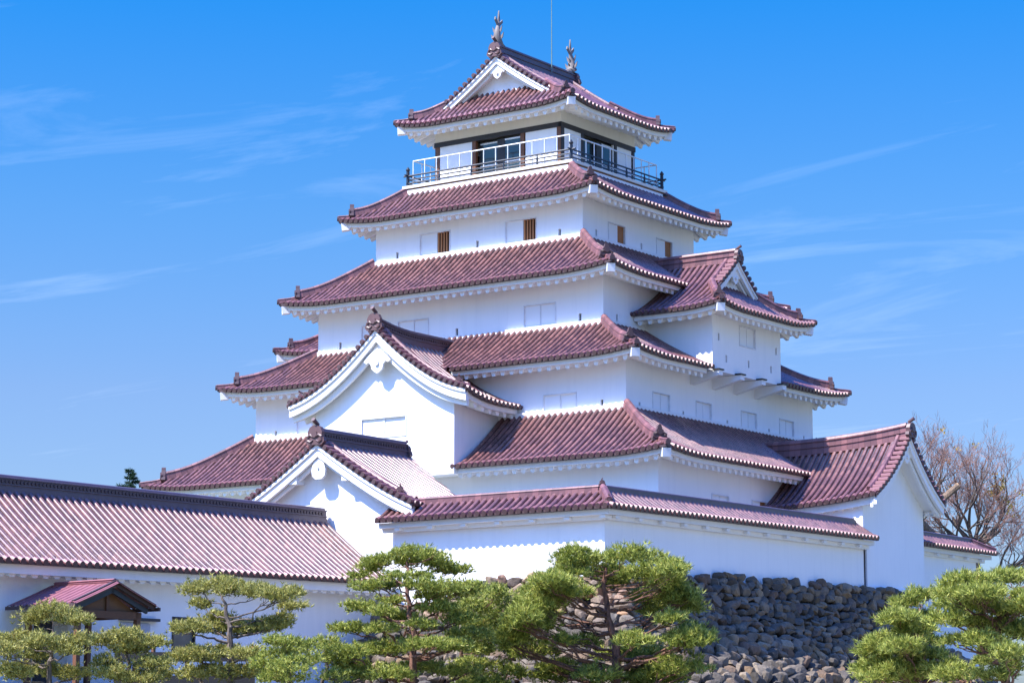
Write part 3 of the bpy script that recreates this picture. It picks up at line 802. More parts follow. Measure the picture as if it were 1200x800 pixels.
# ---- side dormers D (hip-and-gable) on +x and -x
def irimoya(parent, G, M, seed, wall_d, side_d, skirt_run, verge_hw, vy, gy, back_y, name='dormer_roof', sides_eave_back=None, ridge_mat=None, both_ends=False, ridge_h=0.5, oni_s=0.5, rdots=False):
    """front skirt + main slopes + gable set back. vy: verge plane, gy: gable wall plane"""
    t = MB(); e = MB()
    # main slopes with the hip cut
    roof_tiles(t, G, M, seed=seed)
    H = (G.zr-G.ze)
    if both_ends: ends = ((1, Matrix()), (-1, Matrix.Rotation(math.pi, 4, 'Z')))
    else: ends = ((1, Matrix()),)
    hips = []
    for sgn, ME in ends:
        MM = M @ ME
        # skirt in the same frame: u = x, y from ya
        Hs = H*G.pf(G.ts)
        # profile of skirt must match main slope at the hip: z = ze+H*pf(ts*q)
        sk = Slope(G.ya, G.g, G.ze, H, 0, -G.hw, G.hw, tmax=lambda u: min(1.0, (G.hw-abs(u))/(G.hw*G.ts)), up=G.up, corners=((-G.hw, G.ya), (G.hw, G.ya)), upR=2.4)
        sk.pf = lambda q: G.pf(G.ts*q)
        loc = MB(); sk.tiles(loc, seed=seed+9); merge(t, loc, MM)
        loc = MB(); sk.eaves(loc, wall_d); merge(e, loc, MM)
        # overhanging verge strip in front of the gable wall
        for kk in (1, 3):
            tm = 1-verge_hw/G.hw
            lo, hi = (vy, G.ya+G.g) if kk == 1 else (-(G.ya+G.g), -vy)
            vs = Slope(-G.hw, G.hw, G.ze, H, G.c, lo, hi, tmin=lambda u: tm)
            loc = MB(); vs.tiles(loc, ends=False, seed=seed+12); merge(t, loc, MM @ rotM(kk))
        verge(t, G, vy, hw=verge_hw, M=MM)
        barge(e, G, vy, hw=verge_hw, M=MM, h=0.36, h2=0.55, ov=abs(gy-vy))
        pendant(e, G, vy+0.2, 0.5, M=MM, drop=0.85)
        gable_wall(e, G, gy, G.ze+Hs-0.35, verge_hw-0.1, M=MM, inset=0.2)
    for kk, sl in G.slopes():
        loc = MB()
        if sides_eave_back is not None:
            if kk == 1: sl.u1 = sides_eave_back
            else: sl.u0 = -sides_eave_back
        sl.eaves(loc, side_d); merge(e, loc, M @ rotM(kk))
    r = t.build(name, parent, offM(parent))
    for sgn, ME in ends:
        MM = M @ ME
        for sx in (-1, 1):
            hb = MB(); a = (sx*G.hw*(1-G.ts), G.ya+G.g); b = (sx*G.hw, G.ya)
            zf = lambda q: G.Z(G.hw*(1-G.ts)+G.hw*G.ts*q, G.ya+G.g*(1-q))
            hip_ridge(hb, a, b, zf, 0.27, 0.74, 0.44)
            hh = MB(); merge(hh, hb, MM); hh.build('hip_ridge', r, offM(r))
            hip_beam_l = MB(); hip_beam(hip_beam_l, (sx*(G.hw-side_d), G.ya+wall_d), (sx*(G.hw-.12), G.ya+.12), G.ze+G.up-0.15, G.ze+G.up-0.33); merge(e, hip_beam_l, MM)
    e.build('eaves', r, offM(r))
    g = MB(); rb = -vy if both_ends else back_y
    main_ridge(g, G, vy+0.1, rb-(0.1 if both_ends else 0), M=M, h=ridge_h, mat=ridge_mat or TRIM, dots=rdots)
    for sgn, ME in ends:
        l = MB(); oni(l, (0, vy-0.02, G.Z(0, vy)-0.05), (0, -1), oni_s); merge(g, l, M @ ME)
    g.build('ridge', r, offM(r))
    return r
def dormer_side(k):
    M = rotM(k)     # local -y becomes +x (k=1) or -x (k=3)
    G = Gable(4.28, -13.15, -5.9, 21.05, 23.95, c=0.40, up=0.24, hip=True, setback=2.1, skirt_ts=0.62)
    # body
    wl = MB(); faces = []
    X = 11.95; Y = 3.12
    loc = MB()
    wall_face(loc, (-Y, -X), (Y, -X), 18.32, 21.3, [(Y-0.72, Y+0.78, 19.72, 20.68)]+[(Y+a-.075, Y+a+.075, b-.17, b+.17) for a, b in ((-2.55, 19.9), (-1.9, 18.97), (0.12, 18.97), (2.2, 18.97), (2.7, 19.9))])
    wall_face(loc, (Y, -X), (Y, -7.5), 18.32, 21.3); wall_face(loc, (-Y, -7.5), (-Y, -X), 18.32, 21.3)
    loc.add([(-Y, -X, 18.32), (Y, -X, 18.32), (Y, -8, 18.32), (-Y, -8, 18.32)], [(3, 2, 1, 0)], PL)
    merge(wl, loc, M); w = wl.build('dormer_wall', KEEP, offM(KEEP))
    window(KEEP, ((-Y, -X), (Y, -X)), Y-0.72, Y+0.78, 19.72, 20.68, M=M)
    for a, b in ((-2.55, 19.9), (-1.9, 18.97), (0.12, 18.97), (2.2, 18.97), (2.7, 19.9)): loophole(w, ((-Y, -X), (Y, -X)), Y+a, b, M=M)
    for i in range(4):
        y = -Y+0.2+(2*Y-0.4)*i/3
        b = MB(); l = MB()
        l.add([(y-.17, -10.6, 17.72), (y+.17, -10.6, 17.72), (y+.17, -10.6, 18.30), (y-.17, -10.6, 18.30), (y-.17, -12.25, 18.08), (y+.17, -12.25, 18.08), (y+.17, -12.25, 18.30), (y-.17, -12.25, 18.30)],
              [(0, 1, 2, 3), (4, 7, 6, 5), (0, 4, 5, 1), (3, 2, 6, 7), (0, 3, 7, 4), (1, 5, 6, 2)], PLE)
        l.box(y-.23, y+.23, -12.3, -11.97, 18.305, 18.37, DWOOD)
        merge(b, l, M); b.build('support_beam', w, offM(w))
    r = irimoya(KEEP, G, M, 40+k, 1.2, 1.16, 1.75, 1.75, -11.55, -11.08, -5.9, sides_eave_back=-8.4, ridge_h=0.55, oni_s=0.5)
    return r
dormer_side(1); dormer_side(3)

# ---- top roof: hip-and-gable, gables to front and back
GT = Gable(5.28, -4.51, 4.51, 31.68, 34.92, c=0.22, up=0.26, hip=True, setback=1.8, skirt_ts=0.52)
def top_roof():
    # hips at both ends: override tmax on the slopes
    base_sl = GT.slopes
    def slopes2():
        out = base_sl()
        for k, sl in out:
            f = sl.tmax
            sl.tmax = (lambda u, f=f: min(1.0, GT.ts*(4.51-abs(u))/GT.g) if abs(u) > 4.51-GT.g else 1.0)
            sl.cor = ((-4.51, -GT.hw), (4.51, -GT.hw))
        return out
    GT.slopes = slopes2
    zz = GT.Z
    GT.Z = lambda x, y: zz(x, -abs(y))
    r = irimoya(KEEP, GT, Matrix(), 60, 1.26, 1.5, 1.8, 3.25, -3.4, -2.72, 3.4, name='roof', both_ends=True, ridge_mat=RIDGED, ridge_h=0.62, oni_s=0.66, rdots=False)
    # fish ornaments
    for sg in (-1, 1):
        m = MB(); y = sg*3.1; z = GT.Z(0, 3.3)+0.55
        c = lambda a, b: Vector((0, y+sg*a*.9, z+b))
        m.tube([c(-0.42, 0.0), c(-0.12, 0.02), c(0.10, 0.20), c(0.20, 0.48), c(0.17, 0.80), c(0.08, 1.08), c(0.03, 1.3)], [0.15, 0.24, 0.26, 0.22, 0.17, 0.11, 0.07], FISH, 10)
        m.tube([c(-0.62, -0.02), c(-0.40, 0.0)], [0.10, 0.18], FISH, 8)          # snout on the ridge
        for (pts) in ([(0.03, 1.18), (0.10, 1.42), (0.02, 1.95), (-0.06, 1.45)], [(0.05, 1.22), (0.36, 1.55), (0.40, 1.38), (0.18, 1.12)], [(0.0, 1.22), (-0.30, 1.50), (-0.34, 1.34), (-0.05, 1.1)]):
            m.plate([(a*sg, b) for a, b in pts], (0, y, z), (0, 1, 0), (0, 0, 1), 0.08, FISH)
        for (a0, b0, dx_) in ((0.16, 0.35, 0.42), (0.16, 0.75, 0.32)):
            for sx in (-1, 1):
                m.plate([(0.1, 0), (dx_, 0.32), (dx_*0.85, 0.05), (0.12, -0.16)], c(a0, b0), (sx, 0, 0), (0, 0, 1), 0.05, FISH)
        m.plate([(-0.06*sg, 0.2), (-0.30*sg, 0.55), (-0.10*sg, 0.5), (-0.22*sg, 0.85), (0.0, 0.78)], (0, y+sg*0.1, z), (0, 1, 0), (0, 0, 1), 0.05, FISH)
        z0_ = z-0.06; m.v = [(x*.9, y+(yy-y)*.85, z0_+(zz_-z)*.92) for x, yy, zz_ in m.v]
        m.build('fish_ornament', r, offM(r))
    m = MB(); m.tube([(0.25, 1.1, 35.0), (0.25, 1.1, 41.0)], [0.028, 0.012], GREEN, 6); m.build('lightning_rod', r, offM(r))
top_roof()

# =================================================================== GATE TURRET ON THE LEFT (B)
def turret_left():
    T = thing('gabled_turret', 'white gabled turret with grey ridge in front of the keep, left of the plastered parapet', 'turret', (5.45, -20, 8))
    M = Matrix.Translation((4.95, 0, 0))
    G = Gable(4.9, -22.45, -16.5, 10.80, 13.62, c=0.16, up=0.10)
    G.backcut = lambda y: 0.0 if y < -18.0 else min(1, (y+18.0)/1.5)
    G2 = Gable(4.9, -22.45, -16.5, 10.80, 13.62, c=0.16, up=0.10)
    wl = MB(); gable_wall(wl, G2, -21.75, 3.0, 4.1, M, inset=0.2)
    for (p, q) in (((9.05, -21.75), (9.05, -17.6)), ((9.05, -17.6), (0.85, -17.6)), ((0.85, -17.6), (0.85, -21.75))): wall_face(wl, p, q, 3.0, 11.0)
    for x in (-4.0, 3.75): 
        l = MB(); l.box(x, x+.25, -22.3, -21.75, 10.75, 11.08, PLE); merge(wl, l, M)
    l = MB(); l.box(-1.6, -1.15, -22.3, -21.75, 12.0, 12.4, PLE); l.box(1.2, 1.6, -22.3, -21.75, 12.0, 12.4, PLE); merge(wl, l, M)
    wl.build('wall', T, offM(T))
    t = MB(); roof_tiles(t, G, M, seed=70); verge(t, G2, -22.45, M=M)
    r = t.build('roof', T, offM(T))
    e = MB(); eave_parts(e, G, 0.9, M, y_range=(-22.3, -17.6)); e.build('eaves', r, offM(r))
    b = MB(); barge(b, G2, -22.45, hw=4.85, M=M, h=0.5, h2=0.68, ov=0.7); b.build('gable_board', r, offM(r))
    p = MB(); l = MB()
    z = G.Z(0, -22.45)-1.1
    l.plate([(-.26, .3), (-.36, .0), (-.32, -.25), (-.16, -.38), (.16, -.38), (.32, -.25), (.36, .0), (.26, .3), (0, .5)], (0, -22.25, z), (1, 0, 0), (0, 0, 1), 0.12, PLE)
    l.cyl((0, -22.36, z+.05), (0, 1, 0), .055, .1, GREYP, 6); merge(p, l, M); p.build('gable_pendant', r, offM(r))
    g = MB(); main_ridge(g, G2, -22.35, -16.7, M=M, mat=RIDGED, h=0.62)
    l = MB(); oni(l, (0, -22.47, G2.Z(0, -22.45)-0.05), (0, -1), 0.72); oni(l, (0, -16.65, G2.Z(0, -16.7)-0.05), (0, 1), 0.5)
    oni(l, (4.1, -22.2, G2.Z(4.1, -22.45)+.05), (.6, -.8), .3, th=.1)
    merge(g, l, M); g.build('ridge', r, offM(r))
turret_left()

# =================================================================== LONG TILED HALL (C)
MC = Matrix.Translation((5.0, -21.8, 0)) @ Matrix.Rotation(R_(-4), 4, 'Z') @ Matrix.Translation((-5.0, 21.8, 0))
def long_hall():
    T = thing('long_hall', 'long low white hall under a wide pale glinting tiled roof at the left edge', 'building', (5.4, -40, 3.3))
    M = MC @ Matrix.Translation((5.0, 0, 0))
    G = Gable(3.75, -62, -21.9, 7.85, 10.50, c=0.12)
    zz = G.Z; G.L = lambda y: 0.0
    sl0 = G.slopes
    def sl1():
        o = sl0()
        for k, q in o:
            f = (lambda u: u) if k == 1 else (lambda u: -u)
            q.lift = lambda u, t, f=f: 0.010*(f(u)+21.9)*(1-t)
        return o
    G.slopes = sl1
    t = MB(); roof_tiles(t, G, M, seed=80)
    r = t.build('roof', T, offM(T))
    e = MB(); eave_parts(e, G, 0.95, M, fh=0.32, raf=0.48, rh=0.28, rw=0.36); e.build('eaves', r, offM(r))
    g = MB(); main_ridge(g, G, -62, -22.0, M=M, mat=RIDGED, h=0.52, w=0.36)
    g.build('ridge', r, offM(r))
    wl = MB(); X = 5.0+2.8; 
    Ys = -62; L = 62-21.9
    def S(y): return y-Ys
    holes = [(S(-32.65), S(-31.5), 4.6, 6.15)]
    wall_face(wl, (X, Ys), (X, -21.9), -0.3, 7.9, holes); wall_face(wl, (2.5, -21.9), (2.5, Ys), -0.3, 7.9); wall_face(wl, (2.5, Ys), (X, Ys), -0.3, 7.9)
    wall_face(wl, (X, -21.9), (2.5, -21.9), -0.3, 7.9)
    gw = MB(); gable_wall(gw, G, -61.9, 7.8, 2.5, Matrix.Translation((5.0, 0, 0)), inset=0.25); merge(wl, gw, Matrix())
    w = wl.build('wall', T, offM(T, MC))
    f = MB()
    f.box(X-.12, X+.02, -32.65, -32.57, 4.6, 6.15, DWOOD); f.box(X-.12, X+.02, -31.58, -31.5, 4.6, 6.15, DWOOD); f.box(X-.12, X+.03, -32.57, -31.58, 6.06, 6.15, DWOOD); f.box(X-.12, X+.03, -32.57, -31.58, 4.6, 4.68, DWOOD)
    wo_ = f.build('window', T, offM(T, MC)); f = MB(); f.box(X-.1, X-.06, -32.57, -31.58, 4.68, 6.06, GREYO); f.build('pane', wo_, offM(wo_, MC))
    f = MB(); f.box(X+.004, X+.08, -35.1, -33.75, 3.4, 5.85, GREYP); f.build('sliding_door', T, offM(T, MC))
    f = MB(); f.box(X+.004, X+.22, -35.2, -33.4, 5.93, 6.03, RAIL); f.build('door_canopy', T, offM(T, MC))
GREYO = plain('olive_glass', (0.16, 0.15, 0.12), 0.25)
long_hall()

# =================================================================== ENTRANCE PORCH
def porch():
    T = thing('entrance_porch', 'small timber porch with red tiled gable roof in front of the long hall', 'porch', (10, -38, 3.3))
    cy = -38.5; M = MC @ Matrix.Translation((-0.4, cy, 0)) @ rotM(1)     # local -y -> +x
    G = Gable(1.85, -11.95, -8.4, 6.17, 6.93, c=0.05)
    t = MB()
    for kk, sl in G.slopes():
        loc = MB(); sl.tiles(loc, mat=PORCHT, seed=90+kk, ends=False, hs=0.35); sl.strip(loc, -0.02, 0.06, -0.12, 0.0, TEND); merge(t, loc, M @ rotM(kk))
    loc = MB()
    for sg in (-1, 1):
        pth = [Vector((sg*1.78*i/6, -11.77, G.Z(1.78*i/6, -11.75)+0.02)) for i in range(7)]
        loc.sweep(pth, [(-0.05, -0.13), (-0.05, 0.06), (0.08, 0.06), (0.08, -0.13)], TEND, side=(0, 1, 0))
    merge(t, loc, M); r = t.build('roof', T, offM(T))
    g = MB(); main_ridge(g, G, -11.75, -8.75, M=M, h=0.16, w=0.2, mat=PORCHT, dots=False); g.build('ridge', r, offM(r))
    b = MB(); loc = MB()
    for sg in (-1, 1):
        pth = [Vector((sg*1.6*i/6, -11.6, G.Z(1.6*i/6, -11.75)-0.16)) for i in range(7)]
        loc.sweep(pth, [(-0.05, -0.16), (-0.05, 0.0), (0.05, 0.0), (0.05, -0.16)], RAIL, side=(0, 1, 0))
    merge(b, loc, M); b.build('gable_board', r, offM(r))
    b = MB(); loc = MB()
    loc.add([(-1.3, -11.35, 6.0), (1.3, -11.35, 6.0), (0, -11.35, 6.7)], [(0, 1, 2)], OWD)
    for x in (-1.3, 1.18): loc.box(x, x+.14, -11.5, -8.75, 5.80, 5.98, BWOOD)
    loc.box(-1.42, 1.42, -11.5, -11.34, 5.76, 6.0, BWOOD); loc.box(-0.06, 0.06, -11.42, -11.36, 6.0, 6.62, BWOOD)
    loc.box(-1.4, 1.4, -8.95, -8.8, 5.76, 6.0, BWOOD)
    merge(b, loc, M); b.build('beam', T, offM(T))
    for (x, y) in ((-1.3, -11.42), (1.3, -11.42), (-1.3, -8.95), (1.3, -8.95)):
        b = MB(); loc = MB(); loc.box(x-.085, x+.085, y-.085, y+.085, 2.6, 5.79, BWOOD); merge(b, loc, M); b.build('post', T, offM(T))
    b = MB(); loc = MB(); loc.box(-0.7, -0.62, -9.4, -8.5, 3.4, 5.7, DWOOD); loc.box(-0.62, 0.0, -9.42, -9.36, 3.4, 5.72, GREYP)
    merge(b, loc, M); b.build('door', T, offM(T))
    b = MB(); loc = MB(); loc.box(0.35, 0.85, -8.42, -8.39, 4.95, 5.4, DWOOD); loc.box(0.40, 0.80, -8.43, -8.421, 5.04, 5.26, SHUT); merge(b, loc, M)
    o = b.build('notice_board', None, Matrix()); o['label'] = 'small black notice board with pale sheet on the white wall inside the porch'; o['category'] = 'notice board'
porch()

# =================================================================== RIGHT GATE TURRET (E)
def turret_right():
    T = thing('gabled_turret', 'white turret with steep curved gable joined to the right side of the keep', 'turret', (16, 1.45, 8))
    M = Matrix.Translation((0, 1.45, 0)) @ rotM(1)
    G = Gable(3.35, -19.45, -11.0, 12.0, 14.85, c=0.38, lift=0.42, liftL=6.0)
    wl = MB()
    gable_wall(wl, G, -18.5, 8.45, 2.95, M, inset=0.2)
    loc = MB()
    wall_face(loc, (2.95, -18.5), (2.95, -13), 8.0, 12.05); wall_face(loc, (-2.95, -13), (-2.95, -18.5), 8.0, 12.05)
    loc.box(-3.0, 3.0, -18.6, -13.4, 6.0, 8.449, PL)
    merge(wl, loc, M); wl.build('wall', T, offM(T))
    t = MB(); roof_tiles(t, G, M, seed=100); verge(t, G, -19.45, M=M)
    r = t.build('roof', T, offM(T))
    e = MB(); eave_parts(e, G, 0.4, M, y_range=(-19.2, -13.8), fh=0.3, rh=.25, rw=.26); e.build('eaves', r, offM(r))
    b = MB(); barge(b, G, -19.45, hw=3.32, M=M, h=0.42, h2=0.65, ov=0.95); b.build('gable_board', r, offM(r))
    b = MB(); pendant(b, G, -19.2, 0.5, M=M, drop=0.9); b.build('gable_pendant', r, offM(r))
    g = MB(); main_ridge(g, G, -19.35, -11.0, M=M, h=0.62, dots=False)
    l = MB(); oni(l, (0, -19.47, G.Z(0, -19.45)-.05), (0, -1), 0.6); merge(g, l, M); g.build('ridge', r, offM(r))
turret_right()

# =================================================================== PARAPET WALLS
def cap_roof(M, ya, yb, hw, ze, zr, seed, mitre_a=None, mitre_b=None, ridge_h=0.22):
    """tile cap of a wall running along local y; returns MB of tiles, MB of white parts"""
    t = MB(); e = MB()
    for k in (1, 3):
        lo, hi = (ya, yb) if k == 1 else (-yb, -ya)
        def tm(u, k=k):
            y = u if k == 1 else -u; m = 1.0
            if mitre_a: m = min(m, 1.0 if mitre_a != k else (y-ya)/(2*hw) if False else 1.0)
            return m
        s = Slope(-hw, hw, ze, zr-ze, 0.12, lo, hi)
        if mitre_b and k == 3 and mitre_b == 1 and seed == 110: s.tmin = lambda u: max(0.0, min(1.0, (-u*1.0-(yb-2*hw))/hw)) if False else (max(0.0, min(1.0, ((-u)-(yb-2*hw))/hw)))
        if mitre_a == 1 and k == 3: s.tmin = lambda u: max(0.0, min(1.0, ((ya+2*hw)-(-u))/hw))
        if mitre_b == k:          # outer side of a corner at yb: hip
            s.tmax = lambda u, k=k: max(0.0, min(1.0, ((yb-u) if k == 1 else (yb+u))/hw))
        if mitre_a == k:
            s.tmax = lambda u, k=k: max(0.0, min(1.0, ((u-ya) if k == 1 else (-u-ya))/hw))
        l = MB(); s.tiles(l, seed=seed+k); merge(t, l, M @ rotM(k))
        l = MB(); s.strip(l, 0.17, 0.42, -0.30, -0.105, PLE); s.strip(l, 0.42, 0.64, -0.46, -0.2, PLE)
        u = lo+0.9
        while u < hi-0.3:
            l.box(u-.12, u+.12, -hw+0.22, -hw+0.7, ze-0.42, ze-0.31, PLE); u += 1.6
        merge(e, l, M @ rotM(k))
    return t, e
def parapet():
    T = thing('plastered_parapet', 'long white plastered wall with tiled cap along the stone base edge', 'wall', (18.2, -21.7, 8))
    # front run: along x from 8.3 to 18.2 ; local y = world x
    zf = 10.27; zr = 10.93; hw = 0.98
    roof = MB(); wh = MB()
    M1 = Matrix(((0, -1, 0, 0), (1, 0, 0, 0), (0, 0, 1, 0), (0, 0, 0, 1)))
    # frame F: local y -> world x, local +x -> world -y
    MF = Matrix(((0, 1, 0, 0), (-1, 0, 0, -21.7), (0, 0, 1, 0), (0, 0, 0, 1)))
    t, e = cap_roof(MF, 8.2, 19.2, hw, zf, zr, 110, mitre_b=1)
    r = t.build('roof', T, offM(T)); e.build('eaves', r, offM(r))
    # right run: along y from -21.7 to -0.7 ; slight rise to the far end
    MR = Matrix.Translation((18.2, 0, 0))
    t, e = cap_roof(MR, -22.7, -1.45, hw, zf, zr, 120, mitre_a=1)
    sh = Matrix(); 
    for d in (t, e): d.v = [(x, y, z+0.20*max(0, (y+22.7))/21.3) for x, y, z in d.v]
    r2 = t.build('roof', T, offM(T)); e.build('eaves', r2, offM(r2))
    g = MB()
    cp = cap_prof(0.26, 0.24)
    g.sweep([(8.5, -21.7, zr), (13, -21.7, zr), (18.1, -21.7, zr)], cp, TRIM)
    g.build('ridge', r, offM(r)); g = MB()
    g.sweep([(18.2, -21.6, zr), (18.2, -12, zr+.1), (18.2, -1.9, zr+0.2)], cp, RIDGED)
    oni(g, (18.2, -1.8, zr+0.16), (0, 1), .22, th=.08)
    g.build('ridge', r2, offM(r2)); g = MB()
    g.sweep([(18.25, -21.75, zr+.04), (18.7, -22.2, zr-.27), (19.05, -22.55, zf+.12)], cp, TRIM)
    oni(g, (18.22, -21.72, zr+.2), (1, -1), .2, th=.08); oni(g, (19.05, -22.55, zf+.08), (1, -1), .26, th=.1)
    g.build('corner_ridge', r2, offM(r2))
    wl = MB()
    wall_face(wl, (8.55, -22.0), (18.5, -22.0), 7.0, zf-.15); wall_face(wl, (18.5, -22.0), (18.5, -1.35), 7.0, zf+.05)
    wall_face(wl, (8.55, -21.3), (8.55, -22.0), 7.0, zf-.15)
    wall_face(wl, (17.8, -21.3), (8.55, -21.3), 7.0, zf-.15); wall_face(wl, (17.8, -1.35), (17.8, -21.3), 7.0, zf-.15)
    wl.build('wall', T, offM(T))
    p = MB(); p.tube([(18.56, -1.42, 8.2), (18.56, -1.42, 10.25)], 0.045, GREYP, 8); p.build('drain_pipe', T, offM(T))
parapet()
def small_wall():
    T = thing('plastered_wall', 'short white wall with small tiled cap right of the curved gable turret', 'wall', (17.5, 8, 6))
    M = Matrix.Translation((17.3, 0, 0))
    t, e = cap_roof(M, 4.4, 12.75, 0.95, 10.72, 11.25, 130, mitre_b=1)
    r = t.build('roof', T, offM(T)); e.build('eaves', r, offM(r))
    g = MB(); g.sweep([(17.3, 4.4, 11.25), (17.3, 8, 11.25), (17.3, 11.9, 11.25)], cap_prof(.26, .22), RIDGED); g.sweep([(17.35, 11.9, 11.25), (17.8, 12.3, 11.0), (18.2, 12.7, 10.82)], cap_prof(.24, .2), TRIM); g.build('ridge', r, offM(r))
    w = MB(); wall_face(w, (17.7, 4.4), (17.7, 11.6), 2.5, 10.6); wall_face(w, (17.7, 11.6), (16.9, 11.6), 2.5, 10.6); wall_face(w, (16.9, 11.6), (16.9, 4.4), 2.5, 10.6)
    w.build('wall', T, offM(T))
small_wall()

# =================================================================== STONE BASE
def stone_base():
    rnd = random.Random(3)
    mb = MB()
    import bmesh
    bm = bmesh.new(); bmesh.ops.create_icosphere(bm, subdivisions=2, radius=1.0)
    bv = [v.co.copy() for v in bm.verts]; bf = [tuple(v.index for v in f.verts) for f in bm.faces]; bm.free()
    def off(z):            # batter: how far the face stands out at height z below the top
        d = max(0, 8.4-z); return 0.27*d+0.112*d*d
    def stone(c, w, h, d, du, nrm, mat=None):
        # boxy rounded boulder with random facets
        up = Vector((0, 0, 1)); ax = Vector(nrm); ph = [rnd.uniform(0, 6) for _ in range(6)]
        q = Matrix.Rotation(rnd.uniform(-0.35, 0.35), 3, ax)
        cuts = [(Vector((rnd.gauss(0, 1), rnd.gauss(0, 1), rnd.gauss(0, 1))).normalized(), rnd.uniform(0.48, 0.80)) for _ in range(9)]
        vs = []
        for v in bv:
            p = Vector([math.copysign(abs(k)**0.7, k) for k in v])
            for (n, l) in cuts:
                e = p.dot(n)-l
                if e > 0: p = p-n*e*0.97
            p *= 1+0.05*math.sin(3*v.x+ph[0])*math.sin(4*v.z+ph[1])
            lp = Vector(du)*p.x*w/2+ax*p.y*d/2+up*p.z*h/2
            vs.append(Vector(c)+q @ lp)
        mb.add(vs, bf, mat or STONE, False)
    def face(p0, p1, nrm, ztop, zbot):
        p0 = Vector((*p0, 0)); p1 = Vector((*p1, 0)); L = (p1-p0).length; du = (p1-p0)/L; nrm = Vector((*nrm, 0))
        z = zbot; row = 0
        while z < ztop(0)+1.2:
            h = rnd.uniform(0.30, 0.52)*(1.25 if z < 5.6 else 1.0); s = -rnd.uniform(0, 0.5)
            e_ = off(z)*0.9
            s -= e_
            while s < L+e_:
                w = rnd.uniform(0.32, 0.85)*(1.2 if z < 5.6 else 1.0)*(1.25 if rnd.random() < .12 else 1); hh = h*rnd.uniform(0.85, 1.35); zz = z+h/2+rnd.uniform(-.08, .08)
                if zz < ztop(min(L, max(0, s)))-hh*0.15 and not (p0.x < 9 and s < -0.1):
                    o = off(zz); c = p0+du*(s+w/2)+nrm*(o+rnd.uniform(-.04, .10))+Vector((0, 0, zz))
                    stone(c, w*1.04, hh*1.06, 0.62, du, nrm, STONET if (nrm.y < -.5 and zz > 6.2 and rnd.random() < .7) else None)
                s += w
            z += h*0.86/math.hypot(1, 0.3+0.25*max(0, 8.4-z)); row += 1
    # right face, below the parapet; the corner stands out with the batter
    face((18.6, -22.0), (18.6, 1.3), (1, 0), lambda s: 8.2+0.22*s/23, 2.6)
    face((8.3, -22.1), (18.9, -22.1), (0, -1), lambda s: min(7.95, 6.75+0.21*max(0, s)), 2.6)
    face((18.6, 1.3), (16.4, 1.3), (0, 1), lambda s: 8.4, 2.6)
    # larger corner stones
    z = 2.7; i = 0
    while z < 7.3:
        h = 0.50; o = off(z+h/2)
        for (du, w) in (((0, 1, 0), 1.3 if i % 2 else 0.8),):
            stone((18.5+o, -22.1-o+w*0.3, z+h/2), w, h*1.1, 0.8, (0, 1, 0), (1, 0, 0))
            stone((18.45+o, 1.25+o*0.25-w*0.2, z+h/2), w, h*1.1, 0.8, (0, 1, 0), (1, 0, 0))
        z += h; i += 1
    # dark packing behind the stones
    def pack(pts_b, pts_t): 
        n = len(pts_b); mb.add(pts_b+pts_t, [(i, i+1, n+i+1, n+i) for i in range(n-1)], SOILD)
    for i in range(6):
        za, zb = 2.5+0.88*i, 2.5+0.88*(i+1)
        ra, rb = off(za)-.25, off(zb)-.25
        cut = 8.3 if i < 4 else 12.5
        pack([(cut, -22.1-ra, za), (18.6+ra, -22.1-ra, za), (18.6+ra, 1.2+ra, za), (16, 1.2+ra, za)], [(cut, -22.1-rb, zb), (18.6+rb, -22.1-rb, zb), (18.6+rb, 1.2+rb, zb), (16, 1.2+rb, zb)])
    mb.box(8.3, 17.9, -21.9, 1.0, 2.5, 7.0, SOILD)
    o = mb.build('stone_base', None, Matrix()); o['label'] = 'rough dry stone retaining wall of grey boulders under the white parapet'; o['category'] = 'stone wall'
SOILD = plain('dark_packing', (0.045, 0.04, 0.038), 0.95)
stone_base()
#TREES
# =================================================================== TREES
def blades(rnd, V, F, c, ax, n, ln, w, spread):
    """a tuft of needles at c around the axis ax"""
    for _ in range(n):
        d = Vector((rnd.gauss(0, spread), rnd.gauss(0, spread), rnd.gauss(0, spread)))+ax
        d.normalize(); l = ln*rnd.uniform(0.6, 1.15)
        s_ = d.cross(Vector((rnd.uniform(-1, 1), rnd.uniform(-1, 1), rnd.uniform(-1, 1)))).normalized()*w*0.5
        k = len(V); V.append(c-s_); V.append(c+s_); V.append(c+d*l); F.append((k, k+1, k+2))
def foliage_pad(rnd, V, F, c, rx, ry, rz, dens=1.0, ln=0.17, w=0.028):
    rz = rz*1.2; n = max(8, int(105*rx*ry*dens)+9)
    for _ in range(n):
        r = math.sqrt(rnd.random()); a = rnd.uniform(0, 2*math.pi)
        ex, ey = r*math.cos(a), r*math.sin(a)
        h = math.sqrt(max(0, 1-r*r))
        q = c+Vector((ex*rx, ey*ry, rz*(h*rnd.uniform(-0.35, 1.0)-0.1)))
        cr_ = rnd.uniform(0.08, 0.16)
        for _ in range(6):
            t = q+Vector((rnd.gauss(0, cr_), rnd.gauss(0, cr_), rnd.gauss(0, cr_*0.45)))
            blades(rnd, V, F, t, Vector((ex*0.6, ey*0.6, 0.7)), 10, ln, w, 0.55)
def curve_path(rnd, a, b, n=6, sag=0.15, wob=0.06):
    a = Vector(a); b = Vector(b); L = (b-a).length; out = []
    for i in range(n+1):
        t = i/n; p = a.lerp(b, t); p.z -= math.sin(math.pi*t)*sag*L
        if 0 < i < n: p += Vector((rnd.gauss(0, wob), rnd.gauss(0, wob), rnd.gauss(0, wob*0.6)))*L
        out.append(p)
    return out
